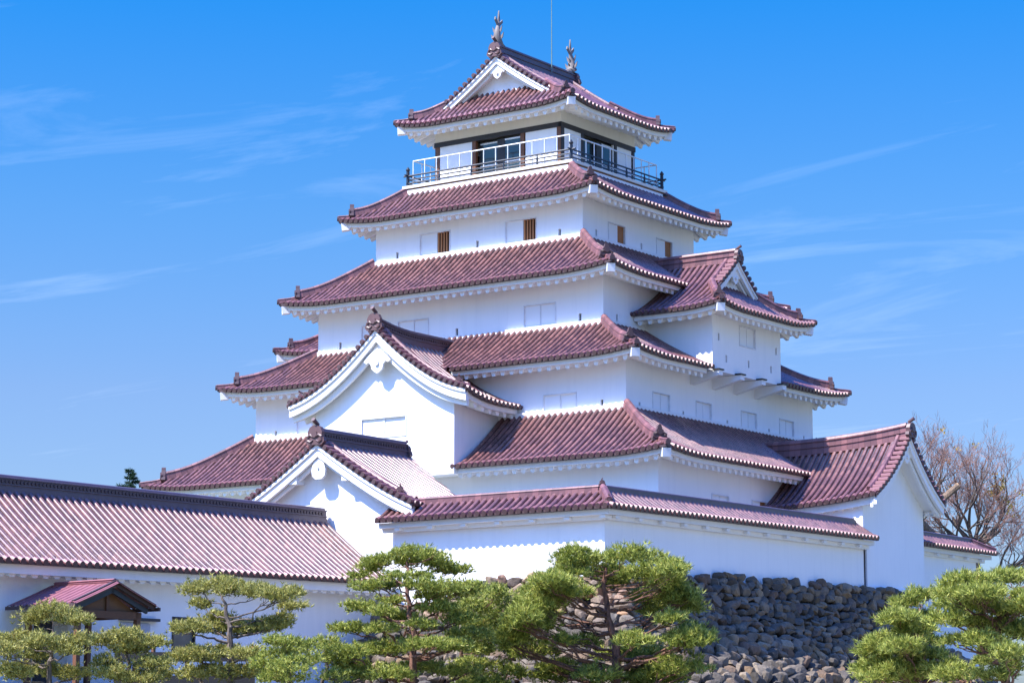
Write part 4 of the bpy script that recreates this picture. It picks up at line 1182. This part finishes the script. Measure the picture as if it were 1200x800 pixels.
def pine(name, trunk, pads, label, bark, leaf, r0, seed, ln=0.17, dens=1.0, group=None, fill=0):
    rnd = random.Random(seed); pads = list(pads)
    for _ in range(fill):
        a, b = rnd.sample(pads, 2)
        if abs(a[0]-b[0])+abs(a[1]-b[1])+abs(a[2]-b[2]) > 2.6: b = a
        k = rnd.uniform(-.9, .9)
        pads.append([(a[0]+b[0])/2+VF.x*k*1.4, (a[1]+b[1])/2+VF.y*k*1.4, (a[2]+b[2])/2+rnd.uniform(-.15, .1), a[3]*.8, a[4]*.9])
    base = Vector(trunk[0]); gz = ground_z(base.x, base.y)
    pts = [Vector((base.x, base.y, gz-0.2))]+[Vector(p) for p in trunk]
    T = thing(name, label, 'pine tree', (base.x, base.y, gz), group)
    # refine the trunk
    path = []
    for i in range(len(pts)-1):
        for k in range(3): path.append(pts[i].lerp(pts[i+1], k/3)+Vector((rnd.gauss(0, .02), rnd.gauss(0, .02), 0)))
    path.append(pts[-1]); N = len(path)
    mb = MB(); rad = [r0*(1-0.78*i/(N-1)) for i in range(N)]
    mb.tube(path, rad, bark, 8)
    V = []; F = []
    for pi, (x, y, z, rx, rz) in enumerate(pads):
        c = Vector((x, y, z)); ry = max(0.35, rx*rnd.uniform(0.75, 1.05))
        # nearest sensible point on the trunk, a bit lower than the pad
        best = min(range(N), key=lambda i: (path[i]-c).length+abs(path[i].z-(c.z-0.35*abs((Vector((c.x, c.y))-Vector((path[i].x, path[i].y))).length)))*0.8)
        L = (c-path[best]).length
        end = c+Vector((0, 0, -rz*0.35))
        br = curve_path(rnd, path[best], end, 7, 0.05, 0.035); rb = min(rad[best]*0.5, 0.035+0.016*L)
        if pi >= len(pads)-fill: rb = 0.025
        mb.tube(br, [rb*(1-0.7*i/7) for i in range(8)], bark, 6)
        for _ in range(int(3+rx*4)):
            a = rnd.uniform(0, 2*math.pi); rr = rnd.uniform(0.4, 0.9)
            st = br[rnd.choice([4, 5, 6, 7])]
            e = c+Vector((math.cos(a)*rx*rr, math.sin(a)*ry*rr, -rz*0.15+rnd.uniform(0, .1)))
            tw = curve_path(rnd, st, e, 4, 0.06, 0.06); mb.tube(tw, [rb*0.42*(1-0.65*i/4) for i in range(5)], bark, 4)
        foliage_pad(rnd, V, F, c, rx, ry, rz, dens, ln)
    mb.build('trunk', T, offM(T))
    fb = MB(); fb.add(V, F, leaf, False); fb.build('crown', T, offM(T))
    return T
TREES = {
    'p5': ([[22.19, -38.22, 3.13], [22.18, -38.22, 3.46], [22.16, -38.24, 4.56], [22.19, -38.22, 5.0], [22.06, -38.31, 5.49], [22.08, -38.29, 5.93], [21.96, -38.38, 6.49], [22.03, -38.33, 6.88], [22.01, -38.35, 7.15]],
      [[21.88, -37.96, 7.43, 0.61, 0.19], [20.94, -38.16, 7.21, 0.61, 0.19], [20.51, -38.26, 7.03, 0.33, 0.17], [21.69, -36.83, 7.37, 0.39, 0.17], [22.36, -37.15, 7.1, 0.45, 0.17], [22.37, -36.42, 6.97, 0.5, 0.17], [22.63, -39.76, 6.58, 0.33, 0.12], [22.39, -38.21, 6.7, 0.33, 0.12], [19.89, -38.11, 6.81, 0.17, 0.1], [20.76, -38.65, 6.41, 0.5, 0.18], [20.71, -37.69, 6.5, 0.39, 0.12], [23.66, -38.69, 6.27, 0.61, 0.19], [23.61, -37.33, 6.32, 0.45, 0.19], [23.14, -38.54, 6.05, 0.45, 0.14], [21.57, -38.49, 5.94, 0.28, 0.11], [20.74, -38.96, 5.75, 0.5, 0.17], [22.4, -39.98, 5.52, 0.39, 0.12], [23.38, -38.48, 5.69, 0.56, 0.22], [23.7, -38.0, 5.35, 0.39, 0.22], [21.06, -37.39, 5.5, 0.61, 0.17], [20.13, -38.64, 5.15, 0.67, 0.17], [22.07, -39.64, 5.03, 0.45, 0.14], [22.98, -36.48, 4.96, 0.67, 0.19], [23.13, -38.97, 5.16, 0.45, 0.14], [21.2, -38.46, 4.46, 0.72, 0.25], [21.38, -40.26, 4.29, 0.45, 0.33], [23.53, -39.22, 4.55, 0.84, 0.16], [21.15, -37.5, 4.66, 0.45, 0.14], [23.75, -38.24, 4.52, 0.56, 0.17], [22.1, -39.4, 3.71, 0.78, 0.28], [21.39, -36.89, 4.0, 0.67, 0.19], [22.57, -36.48, 3.82, 0.61, 0.22], [21.1, -39.82, 3.88, 0.39, 0.22]]),
    'p6': ([[21.08, -34.09, 3.21], [21.03, -34.13, 4.13], [20.98, -34.16, 4.6], [21.26, -33.96, 5.18], [21.31, -33.93, 5.87], [21.45, -33.83, 6.28]],
      [[20.68, -32.79, 6.53, 0.47, 0.21], [21.2, -33.88, 5.94, 0.53, 0.29], [21.59, -33.12, 6.31, 0.32, 0.32], [22.5, -34.09, 5.83, 0.47, 0.29], [20.91, -32.69, 5.53, 0.53, 0.26], [21.8, -32.92, 5.43, 0.41, 0.26], [21.5, -32.19, 4.7, 0.35, 0.29], [20.8, -32.94, 4.64, 0.53, 0.23], [22.21, -33.98, 4.92, 0.47, 0.23], [21.97, -33.94, 4.01, 0.53, 0.29], [22.85, -33.98, 3.88, 0.53, 0.29], [21.76, -34.83, 4.16, 0.47, 0.26], [22.18, -34.81, 3.53, 0.7, 0.23]]),
    'p7': ([[26.09, -32.97, 3.08], [26.14, -32.93, 3.99], [26.1, -32.96, 4.8], [25.92, -33.1, 5.55], [25.87, -33.13, 6.13], [25.8, -33.18, 6.7], [25.88, -33.12, 7.11]],
      [[25.43, -34.22, 7.35, 0.58, 0.35], [25.51, -32.98, 7.31, 0.58, 0.35], [27.31, -34.05, 7.34, 0.58, 0.29], [26.76, -31.79, 7.39, 0.47, 0.29], [27.85, -32.35, 7.02, 0.41, 0.26], [25.27, -34.3, 6.9, 0.52, 0.29], [25.41, -32.2, 7.01, 0.7, 0.29], [26.81, -32.53, 6.87, 0.64, 0.35], [27.75, -32.51, 6.61, 0.52, 0.35], [27.89, -31.76, 6.12, 0.52, 0.41], [27.7, -31.02, 5.87, 0.35, 0.23], [25.26, -35.31, 6.44, 0.7, 0.32], [23.11, -33.23, 6.21, 0.58, 0.35], [25.93, -34.96, 6.26, 0.47, 0.26], [26.53, -31.67, 6.17, 0.64, 0.32], [26.6, -31.25, 5.78, 0.52, 0.29], [24.64, -35.9, 5.36, 0.64, 0.35], [23.74, -33.52, 5.65, 0.41, 0.26], [23.71, -35.2, 4.78, 0.52, 0.35], [25.16, -33.33, 4.75, 0.47, 0.2], [27.42, -33.95, 4.73, 0.58, 0.26], [28.05, -31.5, 4.97, 0.64, 0.41], [28.38, -32.59, 4.76, 0.64, 0.35], [23.14, -33.29, 4.51, 0.76, 0.35], [25.19, -34.81, 4.76, 0.35, 0.2], [24.17, -33.33, 4.02, 0.58, 0.26], [25.39, -31.78, 4.39, 0.64, 0.26], [26.14, -31.2, 4.39, 0.76, 0.35], [28.01, -32.21, 3.98, 0.82, 0.41], [25.93, -33.66, 3.7, 0.7, 0.29], [23.7, -32.658, 3.77, 0.76, 0.35], [26.56, -31.55, 3.67, 0.99, 0.29], [28.23, -32.98, 5.43, 0.47, 0.23], [25.72, -32.26, 6.64, 0.41, 0.17]]),
    'p8a': ([[35.77, -30.97, 3.11], [35.77, -30.97, 3.61], [35.77, -30.97, 4.17], [35.7, -31.02, 4.62], [35.59, -31.1, 5.17], [35.68, -31.03, 5.63]],
      [[34.93, -30.55, 5.78, 0.41, 0.23], [35.36, -30.02, 6.04, 0.61, 0.18], [35.73, -32.6, 5.21, 0.51, 0.26], [35.07, -29.93, 5.39, 0.46, 0.2], [36.06, -32.17, 4.92, 0.56, 0.26], [35.08, -32.01, 4.6, 0.56, 0.26], [34.44, -31.54, 4.33, 0.51, 0.31], [33.82, -30.93, 3.85, 0.31, 0.31], [35.4, -31.78, 4.4, 0.66, 0.26], [35.25, -29.88, 4.67, 0.46, 0.2], [35.01, -31.36, 3.97, 0.66, 0.26], [34.89, -32.24, 3.55, 0.61, 0.2], [35.75, -31.62, 3.7, 0.51, 0.26], [36.34, -31.67, 4.18, 0.46, 0.2], [36.7, -31.76, 3.78, 0.61, 0.31]]),
    'p8b': ([[40.24, -35.15, 2.99], [40.21, -35.17, 3.54], [40.14, -35.22, 4.19], [40.13, -35.23, 4.47], [40.09, -35.26, 4.93], [40.29, -35.12, 5.44], [40.51, -34.96, 5.77], [40.82, -34.74, 5.93]],
      [[39.97, -36.72, 5.97, 0.66, 0.16], [39.88, -34.66, 6.13, 0.7, 0.2], [39.97, -33.39, 6.25, 0.42, 0.19], [39.5, -37.01, 5.63, 0.42, 0.18], [40.25, -36.92, 5.63, 0.7, 0.18], [38.57, -34.43, 5.46, 0.66, 0.2], [39.88, -35.28, 5.26, 0.7, 0.2], [40.58, -35.28, 5.19, 0.42, 0.21], [39.38, -36.8, 4.96, 0.52, 0.23], [39.41, -35.38, 4.9, 0.52, 0.2], [39.62, -34.31, 4.79, 0.66, 0.18], [40.61, -35.06, 4.65, 0.38, 0.23], [39.4, -36.06, 4.36, 0.52, 0.23], [40.36, -36.81, 4.32, 0.52, 0.23], [38.86, -32.65, 3.96, 0.61, 0.26], [41.15, -36.34, 3.72, 0.38, 0.28], [39.89, -35.43, 3.45, 0.52, 0.23], [38.65, -34.96, 3.48, 0.56, 0.23], [41.29, -35.85, 5.51, 0.47, 0.28]]),
    'p1': ([[17.56, -48.9, 3.03], [17.56, -48.89, 3.79], [17.59, -48.87, 4.17], [17.63, -48.85, 4.55], [17.61, -48.86, 4.93]],
      [[17.25, -48.52, 5.32, 0.53, 0.24], [16.52, -48.48, 5.12, 0.39, 0.2], [17.88, -48.33, 5.09, 0.43, 0.2], [16.43, -48.96, 4.53, 0.68, 0.24], [17.96, -49.63, 4.42, 0.43, 0.23], [18.19, -48.61, 4.45, 0.46, 0.23], [17.13, -50.11, 4.14, 0.43, 0.29], [16.67, -48.64, 4.1, 0.48, 0.23], [18.3, -48.9, 4.2, 0.39, 0.18], [16.86, -49.52, 3.6, 0.63, 0.29], [16.84, -48.12, 3.68, 0.48, 0.23], [17.58, -47.97, 3.57, 0.43, 0.23], [15.43, -49.19, 4.5, 0.39, 0.29]]),
    'p2': ([[18.73, -46.84, 3.05], [18.7, -46.85, 3.53], [18.67, -46.88, 3.87], [18.6, -46.92, 4.21], [18.52, -46.98, 4.45]],
      [[18.5, -47.11, 4.64, 0.69, 0.23], [19.09, -46.61, 4.49, 0.64, 0.21], [17.78, -46.92, 4.47, 0.39, 0.19], [18.79, -46.84, 4.25, 0.54, 0.2], [18.45, -47.57, 3.9, 0.39, 0.22], [19.38, -46.61, 3.86, 0.54, 0.19], [18.75, -47.73, 3.61, 0.44, 0.24], [19.04, -46.93, 3.48, 0.73, 0.2], [18.69, -45.6, 3.63, 0.44, 0.17]]),
    'p3': ([[19.71, -43.68, 3.09], [19.68, -43.7, 3.78], [19.65, -43.72, 4.38], [19.63, -43.73, 4.88], [19.59, -43.76, 5.27], [19.53, -43.81, 5.67], [19.44, -43.87, 5.92]],
      [[18.03, -43.3, 6.2, 0.5, 0.24], [19.11, -43.66, 6.2, 0.5, 0.3], [19.85, -43.58, 6.12, 0.5, 0.26], [20.64, -43.57, 6.0, 0.45, 0.26], [21.5, -43.81, 5.86, 0.55, 0.24], [21.49, -43.19, 5.96, 0.3, 0.18], [20.58, -42.08, 5.67, 0.3, 0.11], [18.27, -43.44, 5.73, 0.2, 0.13], [18.95, -44.7, 4.96, 0.6, 0.21], [18.71, -43.41, 5.06, 0.6, 0.25], [19.35, -42.99, 4.96, 0.6, 0.23], [20.07, -42.75, 5.05, 0.6, 0.25], [20.54, -42.52, 5.2, 0.4, 0.23], [18.92, -43.35, 5.36, 0.3, 0.13], [19.12, -44.57, 4.17, 0.65, 0.24], [19.08, -43.42, 4.3, 0.55, 0.23], [20.37, -43.96, 4.21, 0.5, 0.19], [19.34, -43.99, 3.68, 0.65, 0.23], [18.23, -43.81, 3.68, 0.35, 0.19], [19.81, -42.95, 3.7, 0.55, 0.24]]),
    'p4': ([[23.05, -44.98, 3.03], [23.02, -44.99, 3.5], [23.01, -45.0, 3.88], [22.99, -45.02, 4.17]],
      [[23.18, -45.42, 4.44, 0.53, 0.18], [22.76, -44.03, 4.35, 0.43, 0.18], [22.61, -44.9, 4.16, 0.48, 0.23], [23.34, -44.56, 3.98, 0.39, 0.27], [23.73, -45.75, 3.71, 0.53, 0.27], [22.45, -45.28, 3.84, 0.48, 0.23], [23.21, -45.5, 3.44, 0.58, 0.19]]),
    'p4b': ([[20.57, -40.6, 3.13], [20.59, -40.59, 3.59], [20.71, -40.5, 3.95], [20.58, -40.59, 4.25], [20.62, -40.57, 4.51]],
      [[20.39, -40.29, 4.67, 0.47, 0.22], [21.0, -40.39, 4.35, 0.52, 0.21], [20.95, -39.51, 4.38, 0.41, 0.17], [20.59, -40.21, 4.16, 0.31, 0.19], [20.81, -39.66, 3.96, 0.47, 0.23], [21.17, -40.57, 3.63, 0.52, 0.2], [21.52, -39.55, 3.7, 0.41, 0.2]]),
}
def tr(k, label, bark, leaf, r0, seed, **kw): kw.setdefault('group', 'pines in front of the castle'); pine('pine_tree', TREES[k][0], TREES[k][1], label, bark, leaf, r0, seed, **kw)
tr('p5', 'layered pine with a straight reddish trunk left of the stones, narrow flat foliage tiers', BARKR, NEED_A, 0.15, 11, dens=1.15, ln=0.16, fill=8)
tr('p6', 'loose thin pine between the layered pine and the big round pine', BARKR, NEED_A, 0.10, 12, dens=0.8, fill=8)
tr('p7', 'big rounded pine with forking red limbs in front of the stone corner', BARKR, NEED_A, 0.19, 13, dens=0.95, ln=0.22, fill=42)
tr('p8a', 'bushy pine right of the stone slope, lower of the two at the right', BARKR, NEED_A, 0.12, 14, dens=1.0, ln=0.22, fill=14)
tr('p8b', 'broad pine at the right edge with pale pink bark on its upper limb', BARKR, NEED_A, 0.15, 15, dens=1.0, ln=0.2, fill=10)
tr('p1', 'small pale pine with a ball top in front of the porch', BARKG, NEED_B, 0.10, 16, dens=1.3, ln=0.15)
tr('p2', 'low spreading pale pine before the right post of the porch', BARKG, NEED_B, 0.10, 17, dens=1.2, ln=0.15)
tr('p3', 'tallest pruned pine before the long hall, two grey limbs under a wide flat top', BARKG, NEED_B, 0.15, 18, dens=1.3, ln=0.16)
tr('p4', 'short dark green pine between the tall pruned pine and the twiggy one', BARKG, NEED_A, 0.09, 19, dens=1.1, ln=0.15)
tr('p4b', 'thin twiggy pine against the white hall wall, left of the layered pine', BARKG, NEED_A, 0.08, 20, dens=0.8, ln=0.15)
# second limb of the tall pruned pine
def bare_tree():
    rnd = random.Random(4); bx_, by_ = 12.06, 23.4
    T = thing('bare_tree', 'leafless tree with reddish twigs and one sawn limb behind the small wall', 'tree', (bx_, by_, 3.3))
    mb = MB(); tw = MB(); yl = ([], [])
    VRr = VR; UP = Vector((0, 0, 1)); VB = VF
    def P(a, b, c=0): return Vector((bx_, by_, 0))+VRr*a+UP*b+VB*c
    fork = P(0, 12.3)
    mb.tube([P(-.2, 3), P(-.1, 6, .1), P(.1, 9, -.1), P(0, 11.3), fork], [.50, .42, .38, .36, .34], BARKG, 10)
    def grow(p, d, L, r, depth):
        n = 3; path = [p]; q = p.copy(); dd = d.copy()
        for i in range(n):
            dd = (dd+Vector((rnd.gauss(0, .16), rnd.gauss(0, .16), rnd.gauss(0.05, .10)))).normalized(); q = q+dd*L/n; path.append(q.copy())
        (mb if r > .03 else tw).tube(path, [r*(1-0.45*i/n) for i in range(n+1)], BARKG if r > .03 else TWIG, 5 if r > .03 else 3)
        if depth == 0: 
            if rnd.random() < 0.0015 or (p-P(1.7, 14.8)).length < 0.9 and rnd.random() < 0.3:
                for _ in range(6): blades(rnd, yl[0], yl[1], q+Vector((rnd.gauss(0, .12), rnd.gauss(0, .12), rnd.gauss(0, .1))), UP, 3, .14, .12, .9)
            return
        for k in range(rnd.choice([2, 3, 3])):
            t = path[rnd.choice([1, 2, 3, 3])]
            nd = (dd+Vector((rnd.gauss(0, .45), rnd.gauss(0, .45), rnd.gauss(0.12, .3)))).normalized()
            grow(t, nd, L*rnd.uniform(.62, .86), max(.007, r*0.56), depth-1)
    limbs = [((-1, 0, .45), 2.2, .12), ((-.6, .3, .8), 2.6, .13), ((-.3, -.3, 1), 2.9, .12), ((.3, .3, 1), 2.7, .12), ((.8, -.2, .7), 2.9, .13), ((1, .2, .25), 2.6, .11), ((-.9, -.3, .15), 2.6, .10), ((.6, .6, .1), 2.4, .10)]
    limbs += [((-.5, .6, .6), 2.8, .10), ((.5, -.6, .7), 2.6, .10), ((.95, .1, .55), 2.7, .10), ((-.1, .2, 1), 3.0, .11), ((.55, .1, .9), 2.8, .10)]
    for (a, c, b), L, r in limbs:
        d = (VRr*a+VB*c+UP*b).normalized(); grow(fork+UP*rnd.uniform(-.5, 0), d, L*.74, r, 6)
    # a second stem behind, to the left, and one low at the right
    st = P(-3.0, 13.4)
    mb.tube([P(-.1, 9.5, -.3), P(-1.6, 11.6, -1.5), P(-3.2, 13.2, -2.4), P(-2.4, 14.0, -2.7), P(-1.2, 15.0, -2.9)], [.3, .28, .23, .19, .18], BARKL, 9)
    tw.cyl(P(-1.22, 14.99, -2.9), VRr*0.75+UP*0.5, .165, .05, CUTW, 10)
    for (a, c, b), L, r in [((.1, .2, 1), 2.3, .10), ((-.3, .1, .8), 1.9, .09), ((.3, -.4, 1), 2.4, .10)]:
        grow(P(-2.6+rnd.uniform(-.3, .8), 13.9), (VRr*a+VB*c+UP*b).normalized(), L*.72, r, 6)
    for (a, c, b), L, r in [((1, .3, .1), 2.8, .10), ((1, -.2, .5), 3.0, .10), ((.9, 0, .2), 2.4, .09), ((.8, .4, .5), 2.4, .09), ((.4, -.4, .3), 2.2, .08)]:
        grow(P(1.2, 10.6), (VRr*a+VB*c+UP*b).normalized(), L*.72, r, 6)
    mb.build('trunk', T, offM(T)); tw.build('twigs', T, offM(T))
    y = MB(); y.add(yl[0], yl[1], YLEAF); y.build('leaves', T, offM(T))
bare_tree()
def conifer():
    rnd = random.Random(9); x, y = -37.3, 10.2; top = 18.05
    T = thing('conifer_tree', 'dark conifer tip showing above the roof of the long hall', 'tree', (x, y, 3.3))
    mb = MB(); mb.tube([(x, y, 3), (x, y, 10), (x, y, top-.2)], [.35, .2, .03], BARKG, 8)
    V = []; F = []; z = top
    while z > 5:
        R = 0.2+(top-z)*0.42 if top-z < 6 else 2.8
        for k in range(4):
            a = rnd.uniform(0, 6.28); L = R*rnd.uniform(.7, 1.15); d = Vector((math.cos(a), math.sin(a), 0.12))
            e = Vector((x, y, z))+d*L; mb.tube([Vector((x, y, z)), e], [.03, .01], BARKG, 3)
            n = int(6+L*7)
            for i in range(n): blades(rnd, V, F, Vector((x, y, z))+d*L*(i+1)/n, d+Vector((0, 0, .2)), 9, .26, .06, .8)
        z -= 0.24
    mb.build('trunk', T, offM(T)); f = MB(); f.add(V, F, NEED_C); f.build('crown', T, offM(T))
conifer()
def fence():
    T = thing('wooden_fence', 'dark timber rail fence between the small pines and the long hall', 'fence', (13.5, -39.5, 3.3))
    a = Vector((11.9, -40.6, 0)); b = Vector((15.6, -38.0, 0)); d = (b-a)
    for z, h in ((4.40, 0.30), (3.62, 0.36)):
        m = MB(); n = Vector((-d.y, d.x, 0)).normalized()*0.04; lo = Vector((0, 0, z-h/2)); hi = Vector((0, 0, z+h/2))
        m.hexa([a-n+lo, b-n+lo, b+n+lo, a+n+lo, a-n+hi, b-n+hi, b+n+hi, a+n+hi], DWOOD); m.build('rail', T, offM(T))
    for t in (0.03, 0.26, 0.5, 0.74, 0.97):
        m = MB(); p = a+d*t; m.box(p.x-.05, p.x+.05, p.y+.05, p.y+.15, 2.8, 4.75, BWOOD); m.build('post', T, offM(T))
fence()
